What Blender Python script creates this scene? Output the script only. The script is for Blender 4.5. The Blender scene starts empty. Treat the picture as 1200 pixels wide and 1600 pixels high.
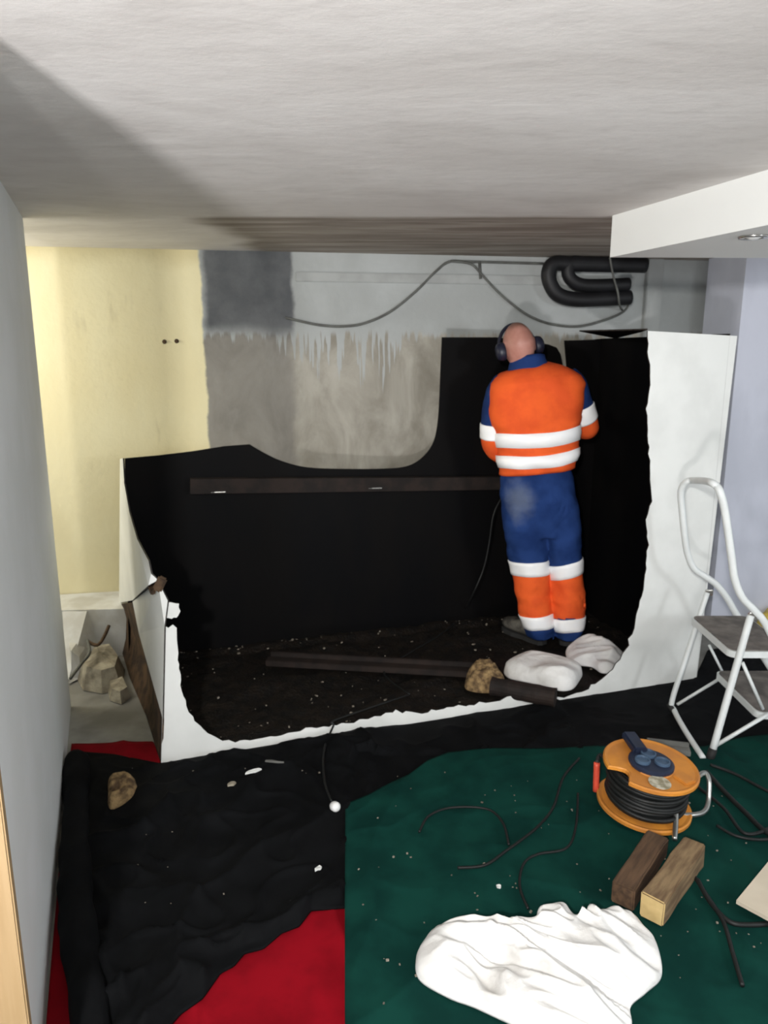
import bpy, bmesh, math, random
from mathutils import Vector, Matrix, noise
random.seed(7)
scene = bpy.context.scene
COL = scene.collection

# ------------------------------------------------------------------ camera
CAM_H = 1.6
PITCH = math.radians(12.4)
F_PX = 26 / 36 * 1600
cam_d = bpy.data.cameras.new('camera'); cam = bpy.data.objects.new('camera', cam_d); COL.objects.link(cam)
cam_d.sensor_fit = 'VERTICAL'; cam_d.sensor_height = 36; cam_d.lens = 26
cam_d.clip_start = 0.02
cam_d.dof.use_dof = True; cam_d.dof.focus_distance = 1.15; cam_d.dof.aperture_fstop = 10.0     # the phone focused short: everything slightly soft
cam.location = (0, 0, CAM_H); cam.rotation_euler = (math.pi / 2 - PITCH, 0, 0)
scene.camera = cam

# ------------------------------------------------------------------ world, lights, exposure
w = bpy.data.worlds.new('world'); scene.world = w; w.use_nodes = True
w.node_tree.nodes['Background'].inputs[0].default_value = (0.88, 0.95, 1.0, 1)
w.node_tree.nodes['Background'].inputs[1].default_value = 0.44

def area(name, loc, target, size, power, col=(1, 1, 1), sy=None, spread=180):
    l = bpy.data.lights.new(name, 'AREA'); l.energy = power; l.color = col
    l.spread = math.radians(spread); l.shape = 'RECTANGLE'; l.size = size; l.size_y = sy or size
    o = bpy.data.objects.new(name, l); COL.objects.link(o); o.location = loc
    o.rotation_euler = (Vector(target) - Vector(loc)).to_track_quat('-Z', 'Y').to_euler()
    return o
area('hand_lamp', (-0.37, -0.75, 1.98), (0.3, 3.6, 1.1), 0.10, 48, (1.0, 0.985, 0.95))                    # bright lamp held beside the camera
area('ceiling_fill_light', (-0.86, -2.2, 0.3), (-0.45, 0.5, 2.1), 0.28, 21, (1.0, 0.97, 0.96), spread=84)       # added low light: brightens the ceiling, throws the partition's shadow on it
area('annex_lamp', (-2.55, 3.2, 1.75), (-1.5, 3.9, 1.2), 0.6, 9.0, (1.0, 0.95, 0.82))                          # lamp in the room behind the partition
area('side_fill_light', (2.9, -0.4, 1.7), (-1.2, 2.2, 1.2), 0.5, 18, (0.93, 0.97, 1.0))                         # unseen fill added at the right to brighten the left partition

vs = scene.view_settings
vs.view_transform = 'Standard'; vs.look = 'None'; vs.exposure = 0.8; vs.gamma = 1.0; vs.use_curve_mapping = False

# ------------------------------------------------------------------ geometry helpers
def ray(px, py):
    u = (px - 600) / F_PX; v = (py - 800) / F_PX
    return Vector((u, math.cos(PITCH) - v * math.sin(PITCH), -math.sin(PITCH) - v * math.cos(PITCH)))
O = Vector((0, 0, CAM_H))
def Pz(px, py, z=0.0):
    r = ray(px, py); return O + r * ((z - CAM_H) / r.z)
def Py(px, py, y):
    r = ray(px, py); return O + r * (y / r.y)
def Pp(px, py, p, n):
    r = ray(px, py); return O + r * ((p - O).dot(n) / r.dot(n))

def link(name, me, parent=None):
    o = bpy.data.objects.new(name, me); COL.objects.link(o)
    if parent is not None: o.parent = parent
    return o
def tag(o, label=None, cat=None, group=None, kind=None):
    if label: o['label'] = label
    if cat: o['category'] = cat
    if group: o['group'] = group
    if kind: o['kind'] = kind
    return o
def root(name, loc, label, cat, group=None):
    o = bpy.data.objects.new(name, None); COL.objects.link(o); o.location = loc; o.empty_display_size = .1
    bpy.context.view_layer.update()
    return tag(o, label, cat, group)
def mesh(name, verts, faces, mats, parent=None, smooth=False, midx=None):
    me = bpy.data.meshes.new(name)
    base = Vector((0, 0, 0)) if parent is None else world_loc(parent)
    me.from_pydata([tuple(Vector(v) - base) for v in verts], [], faces)
    if not isinstance(mats, (list, tuple)): mats = [mats]
    for m in mats: me.materials.append(m)
    if midx:
        for p, i in zip(me.polygons, midx): p.material_index = i
    me.update()
    bm = bmesh.new(); bm.from_mesh(me); bmesh.ops.recalc_face_normals(bm, faces=bm.faces); bm.to_mesh(me); bm.free()
    if smooth:
        for p in me.polygons: p.use_smooth = True
    return link(name, me, parent)
def world_loc(o):
    v = Vector((0, 0, 0))
    while o is not None:
        v += o.location; o = o.parent
    return v
def recenter(o):
    """put the origin of a single-mesh thing at its base centre"""
    me = o.data
    xs = [v.co for v in me.vertices]
    c = Vector(((min(v.x for v in xs) + max(v.x for v in xs)) / 2, (min(v.y for v in xs) + max(v.y for v in xs)) / 2, min(v.z for v in xs)))
    me.transform(Matrix.Translation(-c)); o.location = o.location + c
    return o

def catmull(pts, n=8, closed=False):
    pts = [Vector(p) for p in pts]; out = []; N = len(pts)
    rng = range(N) if closed else range(N - 1)
    for i in rng:
        if closed: p0, p1, p2, p3 = pts[i - 1], pts[i], pts[(i + 1) % N], pts[(i + 2) % N]
        else: p0, p1, p2, p3 = pts[max(i - 1, 0)], pts[i], pts[i + 1], pts[min(i + 2, N - 1)]
        for k in range(n):
            t = k / n
            out.append(0.5 * ((2 * p1) + (p2 - p0) * t + (2 * p0 - 5 * p1 + 4 * p2 - p3) * t * t + (3 * p1 - p0 - 3 * p2 + p3) * t ** 3))
    if not closed: out.append(pts[-1])
    return out
def tube_geo(path, radii, seg=10, caps=True):
    path = [Vector(p) for p in path]; n = len(path)
    if not isinstance(radii, (list, tuple)): radii = [radii] * n
    verts, faces = [], []
    t0 = (path[1] - path[0]).normalized()
    up = Vector((0, 0, 1)) if abs(t0.z) < .9 else Vector((1, 0, 0))
    nrm = t0.cross(up).normalized()
    for i, p in enumerate(path):
        t = (path[min(i + 1, n - 1)] - path[max(i - 1, 0)]).normalized()
        nrm = (nrm - t * nrm.dot(t)).normalized(); b = t.cross(nrm)
        for k in range(seg):
            a = 2 * math.pi * k / seg
            verts.append(p + (nrm * math.cos(a) + b * math.sin(a)) * radii[i])
    for i in range(n - 1):
        for k in range(seg):
            a = i * seg + k; b2 = i * seg + (k + 1) % seg
            faces.append((a, b2, b2 + seg, a + seg))
    if caps:
        faces.append(tuple(reversed(range(seg)))); faces.append(tuple(range((n - 1) * seg, n * seg)))
    return verts, faces
def tube(name, pts, r, mat, parent=None, seg=10, smoothpath=6):
    path = catmull(pts, smoothpath) if smoothpath else pts
    v, f = tube_geo(path, r, seg)
    return mesh(name, v, f, mat, parent, smooth=True)
class Geo:
    def __init__(s): s.v = []; s.f = []
    def add(s, v, f):
        k = len(s.v); s.v += [Vector(a) for a in v]; s.f += [tuple(i + k for i in q) for q in f]; return s
    def box(s, c, size, rot=None, bevel=0):
        hx, hy, hz = [a / 2 for a in size]
        M = rot or Matrix.Identity(3)
        if bevel:
            bm = bmesh.new(); bmesh.ops.create_cube(bm, size=1)
            for v in bm.verts: v.co = Vector((v.co.x * size[0], v.co.y * size[1], v.co.z * size[2]))
            bmesh.ops.bevel(bm, geom=list(bm.edges), offset=bevel, segments=2, affect='EDGES')
            bm.verts.index_update()
            s.add([M @ v.co + Vector(c) for v in bm.verts], [tuple(v.index for v in f.verts) for f in bm.faces]); bm.free(); return s
        vs_ = [Vector((x, y, z)) for z in (-hz, hz) for y in (-hy, hy) for x in (-hx, hx)]
        return s.add([M @ v + Vector(c) for v in vs_], [(0, 2, 3, 1), (4, 5, 7, 6), (0, 1, 5, 4), (2, 6, 7, 3), (0, 4, 6, 2), (1, 3, 7, 5)])
    def lathe(s, prof, c, rot=None, seg=32):
        M = rot or Matrix.Identity(3); k = []
        n = len(prof); v = []; f = []
        for i in range(seg):
            a = 2 * math.pi * i / seg
            for (r, z) in prof: v.append(M @ Vector((r * math.cos(a), r * math.sin(a), z)) + Vector(c))
        for i in range(seg):
            for j in range(n - 1):
                a = i * n + j; b = ((i + 1) % seg) * n + j
                f.append((a, b, b + 1, a + 1))
        return s.add(v, f)
    def build(s, name, mat, parent=None, smooth=False): return mesh(name, s.v, s.f, mat, parent, smooth)
def prism(poly, n, th):
    """polygon (3D loop) extruded along n by th -> verts, faces, flags (0 outer,1 inner,2 rim)"""
    k = len(poly); v = [Vector(p) for p in poly] + [Vector(p) + n * th for p in poly]
    f = [tuple(range(k)), tuple(reversed(range(k, 2 * k)))] + [(i, (i + 1) % k, (i + 1) % k + k, i + k) for i in range(k)]
    return v, f, [0, 1] + [2] * k
def jag(pts, step, amp, seed):
    """insert ragged points along a 2D pixel polyline"""
    rnd = random.Random(seed); out = []
    for (a, b) in zip(pts[:-1], pts[1:]):
        d = math.hypot(b[0] - a[0], b[1] - a[1]); n = max(1, int(d / step))
        for i in range(n):
            t = i / n; j = 0 if i == 0 and a is pts[0] else 1
            out.append((a[0] + (b[0] - a[0]) * t + j * rnd.uniform(-amp, amp), a[1] + (b[1] - a[1]) * t + j * rnd.uniform(-amp, amp)))
    out.append(pts[-1]); return out
def bake(o):
    """apply modifiers without operators"""
    dg = bpy.context.evaluated_depsgraph_get(); dg.update()
    me = bpy.data.meshes.new_from_object(o.evaluated_get(dg)); o.modifiers.clear(); old = o.data; o.data = me
    me.name = old.name; return o
def disp(o, fn):
    for v in o.data.vertices: v.co += fn(v.co, v.normal)
    o.data.update()

# ------------------------------------------------------------------ material helpers
class NT:
    def __init__(s, m): s.nt = m.node_tree; s.n = s.nt.nodes; s.l = s.nt.links
    def node(s, t, **kw):
        x = s.n.new(t)
        for k, v in kw.items(): setattr(x, k, v)
        return x
    def put(s, sock, v):
        if isinstance(v, bpy.types.NodeSocket): s.l.new(v, sock)
        elif isinstance(v, (tuple, list)) and len(v) == 3 and sock.type == 'RGBA': sock.default_value = (*v, 1)
        else: sock.default_value = v
    def m(s, op, a, b=0.0, c=0.0, clamp=False):
        x = s.node('ShaderNodeMath', operation=op, use_clamp=clamp)
        s.put(x.inputs[0], a); s.put(x.inputs[1], b); s.put(x.inputs[2], c); return x.outputs[0]
    def step(s, e0, e1, x):
        k = s.node('ShaderNodeMapRange', interpolation_type='SMOOTHSTEP')
        s.put(k.inputs['Value'], x); s.put(k.inputs['From Min'], e0); s.put(k.inputs['From Max'], e1); return k.outputs[0]
    def mix(s, f, a, b, mode='MIX'):
        x = s.node('ShaderNodeMix', data_type='RGBA', blend_type=mode)
        s.put(x.inputs[0], f); s.put(x.inputs[6], a); s.put(x.inputs[7], b); return x.outputs[2]
    def obj(s): return s.node('ShaderNodeTexCoord').outputs['Object']
    def geo(s): return s.node('ShaderNodeNewGeometry').outputs['Position']
    def scale(s, vec, sc):
        x = s.node('ShaderNodeMapping'); s.put(x.inputs['Vector'], vec); x.inputs['Scale'].default_value = sc; return x.outputs[0]
    def noise(s, vec, sc, detail=4, rough=.55, dist=0.0):
        x = s.node('ShaderNodeTexNoise'); s.put(x.inputs['Vector'], vec); x.inputs['Scale'].default_value = sc
        x.inputs['Detail'].default_value = detail; x.inputs['Roughness'].default_value = rough; x.inputs['Distortion'].default_value = dist
        return x.outputs['Fac']
    def xyz(s, vec):
        x = s.node('ShaderNodeSeparateXYZ'); s.put(x.inputs[0], vec); return x.outputs
    def bump(s, h, strength=.3, dist=.01):
        x = s.node('ShaderNodeBump'); s.put(x.inputs['Height'], h); x.inputs['Strength'].default_value = strength; x.inputs['Distance'].default_value = dist
        return x.outputs[0]
def newmat(name):
    m = bpy.data.materials.new(name); m.use_nodes = True
    return m, NT(m), m.node_tree.nodes['Principled BSDF']
def simple(name, c1, c2=None, rough=.6, metal=0, sc=8, stretch=(1, 1, 1), bump=0.0, bdist=.004, spec=.4, lo=.35, hi=.65, coat=0):
    m, t, p = newmat(name)
    v = t.scale(t.obj(), stretch); n = t.noise(v, sc)
    if c2 is None: c2 = tuple(a * .8 for a in c1)
    t.put(p.inputs['Base Color'], t.mix(t.step(lo, hi, n), c2, c1))
    p.inputs['Roughness'].default_value = rough; p.inputs['Metallic'].default_value = metal
    p.inputs['Specular IOR Level'].default_value = spec; p.inputs['Coat Weight'].default_value = coat
    if bump: t.put(p.inputs['Normal'], t.bump(t.noise(v, sc * 3), bump, bdist))
    return m

M = {}
M['white_paint'] = simple('white_paint', (.80, .81, .79), (.74, .75, .73), .55, sc=5, spec=.3)
M['soffit'] = simple('soffit_board', (.82, .83, .82), (.80, .81, .80), .7, sc=2, spec=.2)
M['oil_black'] = simple('oily_black_steel', (.0035, .003, .003), (.002, .002, .0026), .6, sc=4, stretch=(1, 1, .4), bump=.2, spec=.1)
M['rim'] = simple('cut_steel_edge', (.05, .045, .04), (.02, .016, .014), .6, sc=40, metal=.3)
M['rust'] = simple('brown_rust', (.105, .065, .038), (.035, .024, .018), .85, sc=14, bump=.5, spec=.2)
M['rust_dark'] = simple('dark_rusty_steel', (.022, .014, .011), (.010, .007, .006), .75, sc=12, bump=.3, spec=.3)
M['sludge'] = simple('black_sludge', (.010, .0065, .004), (.003, .0025, .0022), .65, sc=22, bump=.8, bdist=.01, spec=.3)
M['fleck'] = simple('pale_flecks', (.30, .27, .22), (.14, .115, .09), .85, sc=60)
M['floor'] = simple('concrete_floor', (.36, .355, .33), (.22, .215, .2), .85, sc=3, bump=.4, spec=.2)
M['leftwall'] = simple('grey_plaster_wall', (.74, .76, .76), (.70, .72, .71), .8, sc=3, bump=.08, spec=.15)
M['rightwall'] = simple('lilac_white_wall', (.66, .68, .78), (.58, .60, .69), .8, sc=4, stretch=(1, 1, .5), bump=.1, spec=.15)
M['plinth'] = simple('white_broken_plaster', (.74, .75, .74), (.58, .57, .53), .85, sc=6, bump=.5, spec=.1)
M['rubble'] = simple('beige_rubble', (.46, .42, .33), (.22, .195, .15), .9, sc=11, bump=.8, bdist=.01, spec=.1)
M['casing'] = simple('light_wood_casing', (.36, .25, .135), (.31, .21, .105), .55, sc=3, stretch=(12, 12, .6), spec=.3)
M['green'] = simple('green_tarp', (.005, .044, .034), (.003, .028, .023), .85, sc=6, bump=.15, spec=.06)
M['black_cloth'] = simple('black_cloth', (.0042, .0046, .0054), (.0022, .0025, .003), .85, sc=9, bump=.35, spec=.10)
M['red'] = simple('red_cloth', (.26, .004, .011), (.19, .003, .008), .85, sc=6, bump=.2, spec=.06)
M['rag'] = simple('white_cotton_rag', (.80, .79, .775), (.62, .60, .575), .9, sc=9, bump=.5, bdist=.01, spec=.1, lo=.25, hi=.5)
M['sheet'] = simple('white_sheet', (.80, .80, .79), (.66, .65, .66), .8, sc=9, bump=.2, spec=.15)
M['orange'] = simple('orange_workwear', (.86, .125, .026), (.74, .095, .022), .8, sc=9, bump=.25, spec=.15)
M['blue'] = simple('blue_workwear', (.014, .040, .155), (.008, .024, .10), .8, sc=8, bump=.25, spec=.15)
M['band'] = simple('reflective_band', (1, 1, 1), (.97, .98, 1), .5, sc=30, spec=.5)  # full white stands in for light thrown back by the tape
M['skin'] = simple('skin', (.46, .22, .175), (.38, .165, .13), .5, sc=12, spec=.4)
M['muff'] = simple('navy_plastic', (.012, .014, .03), (.008, .009, .02), .4, sc=10)
M['boot'] = simple('muddy_boot_leather', (.15, .14, .12), (.035, .032, .03), .85, sc=16, bump=.4, spec=.2)
M['sole'] = simple('boot_sole', (.03, .03, .03), (.02, .02, .02), .8)
M['black_foam'] = simple('black_pipe_foam', (.009, .009, .011), (.006, .006, .007), .55, sc=12, bump=.2)
M['cable'] = simple('black_cable', (.010, .011, .011), (.006, .007, .007), .55, sc=20)
M['greycable'] = simple('grey_cable', (.12, .125, .115), (.085, .085, .08), .6, sc=20)
M['stool'] = simple('stool_white_enamel', (.72, .75, .75), (.66, .69, .69), .35, sc=9, spec=.5)
M['tread'] = simple('worn_rubber_tread', (.19, .17, .155), (.10, .09, .083), .85, sc=12, bump=.3)
M['rubber'] = simple('black_rubber', (.012, .012, .012), (.02, .02, .02), .7)
M['reel'] = simple('orange_yellow_plastic', (.66, .26, .035), (.50, .19, .035), .5, sc=7)
M['reelblue'] = simple('blue_grey_plastic', (.07, .12, .19), (.04, .07, .12), .5, sc=9)
M['navy'] = simple('navy_socket_plastic', (.013, .022, .05), (.01, .015, .035), .5, sc=9)
M['redplastic'] = simple('red_orange_plastic', (.70, .09, .045), (.6, .07, .04), .45, sc=9)
M['sticker'] = simple('worn_sticker', (.55, .52, .42), (.25, .22, .14), .6, sc=45)
M['chrome'] = simple('dull_chrome', (.45, .45, .43), (.33, .33, .31), .32, metal=.9, sc=15)
M['wood_dark'] = simple('dark_weathered_wood', (.115, .065, .035), (.06, .034, .019), .85, sc=4, stretch=(2, 14, 14), bump=.4)
M['wood_pale'] = simple('pale_weathered_wood', (.25, .17, .09), (.13, .08, .042), .85, sc=4, stretch=(2, 14, 14), bump=.4)
M['wood_end'] = simple('fresh_sawn_end', (.62, .46, .21), (.52, .37, .16), .8, sc=20)
M['board'] = simple('beige_board', (.62, .55, .44), (.55, .48, .38), .8, sc=5)
M['yellow'] = simple('yellow_plastic_film', (.70, .50, .05), (.55, .42, .12), .5, sc=12)
M['fibre'] = simple('wet_wood_fibre', (.36, .24, .11), (.10, .06, .03), .9, sc=30, bump=.9, bdist=.01)
M['greyplastic'] = simple('grey_plastic', (.17, .17, .16), (.12, .12, .11), .6)
M['white_plastic'] = simple('white_plastic', (.8, .8, .79), (.75, .75, .74), .4)
M['metal'] = simple('brushed_nickel', (.55, .54, .52), (.45, .44, .42), .25, metal=1)
M['glass_bulb'] = simple('frosted_bulb', (.75, .75, .74), (.7, .7, .69), .3)

# ------------------------------------------------------------------ room structure
CEIL = 2.11
W0 = Vector((-1.78, 3.95, 0)); WD = Vector((.9861, .1663, 0)).normalized(); WN = Vector((WD.y, -WD.x, 0))
def Pw(px, py, off=0.0): return Pp(px, py, W0 + WN * off, WN)
def wuv(px, py):
    p = Pw(px, py) - W0; return p.dot(WD), p.z

fl = Geo().box((0, 1.2, -.05), (8.4, 9.6, .1)).build('floor', M['floor']); tag(fl, 'grey concrete basement floor', kind='structure')

# ceiling: brushed plaster, soot stain along the back wall
m, t, p = newmat('ceiling_plaster')
pos = t.obj(); X, Y_, Z_ = t.xyz(pos)
st = t.noise(t.scale(pos, (.6, 1.5, 1)), 1.7, 4, .5, .8); fine = t.noise(t.scale(pos, (1, 1.8, 1)), 9, 5, .6)
c = t.mix(t.step(.3, .7, st), (.70, .675, .66), (.80, .78, .77))
c = t.mix(t.m('MULTIPLY', t.step(.45, .75, fine), .3), c, (.56, .53, .52))
c = t.mix(t.m('MULTIPLY', t.step(.48, .72, t.noise(t.scale(pos, (.7, 1.3, 1)), 1.3, 5, .6, 1.0)), .45), c, (.54, .515, .50))
edge = t.m('ADD', t.m('MULTIPLY', t.m('SUBTRACT', t.noise(t.scale(pos, (1, .3, 1)), 3.0, 3), .5), .08), Y_)
edgex = t.m('ADD', t.m('MULTIPLY', t.m('SUBTRACT', t.noise(t.scale(pos, (.4, 1, 1)), 3.0, 3), .5), .3), X)
stain = t.m('MULTIPLY', t.step(3.06, 3.14, edge), t.step(-.78, -.60, edgex))
br = t.mix(t.step(.35, .65, t.noise(t.scale(pos, (.5, 4.5, 1)), 3.2, 5, .6, .4)), (.22, .185, .155), (.40, .36, .32))
c = t.mix(t.m('MULTIPLY', stain, .92), c, br)
t.put(p.inputs['Base Color'], c); p.inputs['Roughness'].default_value = .9; p.inputs['Specular IOR Level'].default_value = .1
hh = t.m('ADD', t.m('MULTIPLY', st, .7), t.m('MULTIPLY', t.noise(t.scale(pos, (1, 1.5, 1)), 14, 5), .25))
t.put(p.inputs['Normal'], t.bump(hh, .22, .02))
M['ceiling'] = m
cl = Geo().box((0, 1.2, CEIL + .05), (8.4, 9.6, .1)).build('ceiling', M['ceiling'])
cl.data.transform(Matrix.Translation((0, 0, 0))); tag(cl, 'white roughly plastered low ceiling with a brown soot stain', kind='structure')

# back wall: yellow paint | dark patch | grey paint over bare concrete with drips
uY, _ = wuv(320, 560); uD0, zD0 = wuv(330, 522); uD1, _ = wuv(452, 460); _, zD1 = wuv(400, 395); _, zP = wuv(600, 520); _, zPr = wuv(800, 520)
m, t, p = newmat('back_wall_paint')
pos = t.obj(); X, Y_, Z_ = t.xyz(pos)
wob = t.m('SUBTRACT', t.noise(pos, 9, 4), .5); wob2 = t.m('SUBTRACT', t.noise(pos, 3.5, 5, .6), .5)
con = t.mix(t.step(.3, .7, t.noise(t.scale(pos, (1, 1, .6)), 4.2, 6, .62, .5)), (.25, .232, .195), (.43, .41, .36))
con = t.mix(t.m('MULTIPLY', t.step(.55, .75, t.noise(t.scale(pos, (1.6, 1, .7)), 3.1, 5, .6)), .55), con, (.52, .51, .47))
con = t.mix(t.m('MULTIPLY', t.step(uD1 + .04, uD1 - .02, t.m('ADD', X, t.m('MULTIPLY', wob, .1))), .55), con, (.19, .18, .172))
paint = t.mix(t.step(.35, .7, t.noise(t.scale(pos, (1, 1, .8)), 3, 4)), (.36, .375, .37), (.43, .45, .45))
drip = t.noise(t.scale(pos, (1, 1, .05)), 24, 3, .62)
uA, _ = wuv(430, 520); uB, _ = wuv(625, 520)
gate = t.m('ADD', .22, t.m('MULTIPLY', t.m('MULTIPLY', t.step(uA - .05, uA + .1, X), t.step(uB + .06, uB - .06, X)), .78))
dripmask = t.m('MULTIPLY', t.step(.42, .72, drip), gate)
zz = t.m('ADD', Z_, t.m('MULTIPLY', dripmask, .34))
zz = t.m('ADD', zz, t.m('MULTIPLY', wob, .05))
c = t.mix(t.step(zP - .015, zP + .02, zz), con, paint)
dx = t.m('ADD', X, t.m('MULTIPLY', wob2, .10))
dk = t.m('MULTIPLY', t.m('MULTIPLY', t.step(uD0 - .05, uD0 + .0, dx), t.step(uD1 + .03, uD1, dx)), t.step(zP - .05, zP + .05, t.m('ADD', Z_, t.m('MULTIPLY', wob2, .1))))
dkc = t.mix(t.step(.3, .7, t.noise(pos, 5, 5, .6)), (.095, .10, .108), (.145, .15, .158))
c = t.mix(dk, c, dkc)
yel = t.mix(t.step(.3, .7, t.noise(t.scale(pos, (1, 1, .5)), 2.2, 4)), (.78, .70, .44), (.84, .78, .53))
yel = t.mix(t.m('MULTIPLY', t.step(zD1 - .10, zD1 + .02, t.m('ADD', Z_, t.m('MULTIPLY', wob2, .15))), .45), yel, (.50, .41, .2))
yel = t.mix(t.m('MULTIPLY', t.step(.62, .72, t.noise(t.scale(pos, (1, 1, .25)), 6, 4)), .3), yel, (.40, .34, .22))
c = t.mix(t.step(uY - .008, uY + .008, t.m('ADD', X, t.m('MULTIPLY', wob2, .07))), yel, c)
t.put(p.inputs['Base Color'], c); p.inputs['Roughness'].default_value = .85; p.inputs['Specular IOR Level'].default_value = .15
t.put(p.inputs['Normal'], t.bump(t.noise(pos, 26, 5, .6), .35, .008))
M['backwall'] = m
wb = Geo().box((1.2, .06, 1.05), (7.2, .12, 2.12)).build('wall_back', M['backwall'])
wb.matrix_world = Matrix(((WD.x, -WD.y, 0, W0.x), (WD.y, WD.x, 0, W0.y), (0, 0, 1, 0), (0, 0, 0, 1)))
tag(wb, 'back wall with yellow paint, grey paint and bare concrete', kind='structure')
WROT = Matrix(((WD.x, -WD.y, 0), (WD.y, WD.x, 0), (0, 0, 1)))
M['greypaint'] = simple('pale_grey_wall_paint', (.40, .415, .41), (.33, .34, .335), .85, sc=5, bump=.3, spec=.1)
def wallbox(name, pxa, pxb, proud, mat, label):
    a = Pw(*pxa); b = Pw(*pxb); ua = (a - W0).dot(WD); ub = (b - W0).dot(WD); z0, z1 = sorted((a.z, min(b.z, CEIL)))
    cc = W0 + WD * ((ua + ub) / 2) + WN * (proud / 2 - .005)
    o = Geo().box((cc.x, cc.y, (z0 + z1) / 2), (ub - ua, proud + .01, z1 - z0), WROT, .004).build(name, mat); return tag(o, label, kind='structure')
wallbox('trim_1', (462, 440), (990, 434), .018, M['greypaint'], 'narrow white ledge running along the top of the back wall')
wallbox('trim_2', (988, 700), (1036, 380), .035, M['greypaint'], 'grey painted pilaster beside the black pipes')

# right wall: lilac pier standing forward of the back wall
RC = Py(1159, 480, 4.12); RC.z = 0; RD = Vector((.99, .14, 0)).normalized(); RN = Vector((RD.y, -RD.x, 0))
v, f, fl_ = prism([RC, RC + RD * 1.5, RC + RD * 1.5 + Vector((0, 0, CEIL)), RC + Vector((0, 0, CEIL))], -RN, .36)
tag(mesh('wall_right', v, f, M['rightwall']), 'pale lilac white wall behind the step stool', kind='structure')

# left partition with wooden door casing on its near end
LA = Vector((-.70, 1.146, 0)); LB = Vector((-1.435, 3.12, 0)); LD = (LB - LA).normalized(); LN = Vector((-LD.y, LD.x, 0))   # LN points left/back
v, f, _f = prism([LA, LB, LB + Vector((0, 0, CEIL)), LA + Vector((0, 0, CEIL))], LN, .13)
tag(mesh('wall_left', v, f, M['leftwall']), 'smooth grey partition wall on the left', kind='structure')
cs = Geo(); ctr = LA + LD * .025 + LN * .06
ROTL = Matrix(((LD.x, -LD.y, 0), (LD.y, LD.x, 0), (0, 0, 1)))
cs.box((ctr.x, ctr.y, CEIL / 2), (.07, .16, CEIL), ROTL, .004); cs.box((ctr.x - LD.x * .03, ctr.y - LD.y * .03, CEIL / 2), (.03, .19, CEIL), ROTL, .003)
tag(cs.build('trim_3', M['casing']), 'light wooden door casing on the end of the left partition', kind='structure')
# annex wall far left, closing the room behind the partition
tag(Geo().box((-3.05, 3.4, CEIL / 2), (.1, 2.6, CEIL)).build('wall_annex', M['leftwall']), 'side wall of the room behind the partition', kind='structure')

# white soffit box, right, with recessed downlight
SB = 1.955
A = Pz(957, 337, CEIL); A = Vector((A.x, A.y, 0)); B_ = Pz(1200, 265, CEIL); sd = (Vector((B_.x, B_.y, 0)) - A).normalized()
Q = [A, A + Vector((3.2, .10, 0)), A + Vector((3.2, -5, 0)), A + sd * 5]
v, f, _f = prism([Vector((q.x, q.y, SB)) for q in Q], Vector((0, 0, 1)), CEIL - SB + .02)
tag(mesh('trim_4', v, f, M['soffit']), 'white boxed soffit hanging below the ceiling', kind='structure')
dl = Pz(1178, 369, SB)
r_ = root('recessed_downlight', dl, 'small unlit nickel downlight set into the white soffit', 'light')
Geo().lathe([(.030, -.006), (.045, -.006), (.048, 0.0), (.028, .001), (.030, -.006)], dl + Vector((0, 0, -.001)), seg=28).build('ring', M['metal'], r_, True)
Geo().lathe([(0, -.010), (.012, -.009), (.022, -.004), (.026, .002)], dl + Vector((0, 0, -.001)), seg=20).build('bulb', M['glass_bulb'], r_, True)

# broken white plinth at the foot of the yellow wall
ph = .262
pa = Pz(100, 950, ph); pb = Pz(260, 950, ph); pa = Vector((pa.x - 1.0, pa.y - .1, 0)); pb = Vector((pb.x, pb.y, 0))
poly = [pa, pb, Vector((pb.x - .03, 4.06, 0)), Vector((pa.x - .03, 3.76, 0))]
v, f, _f = prism([Vector((q.x, q.y, -.01)) for q in poly], Vector((0, 0, 1)), ph + .01)
tag(mesh('baseboard_back', v, f, M['plinth']), 'white plastered plinth along the foot of the yellow wall', kind='structure')

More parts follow.
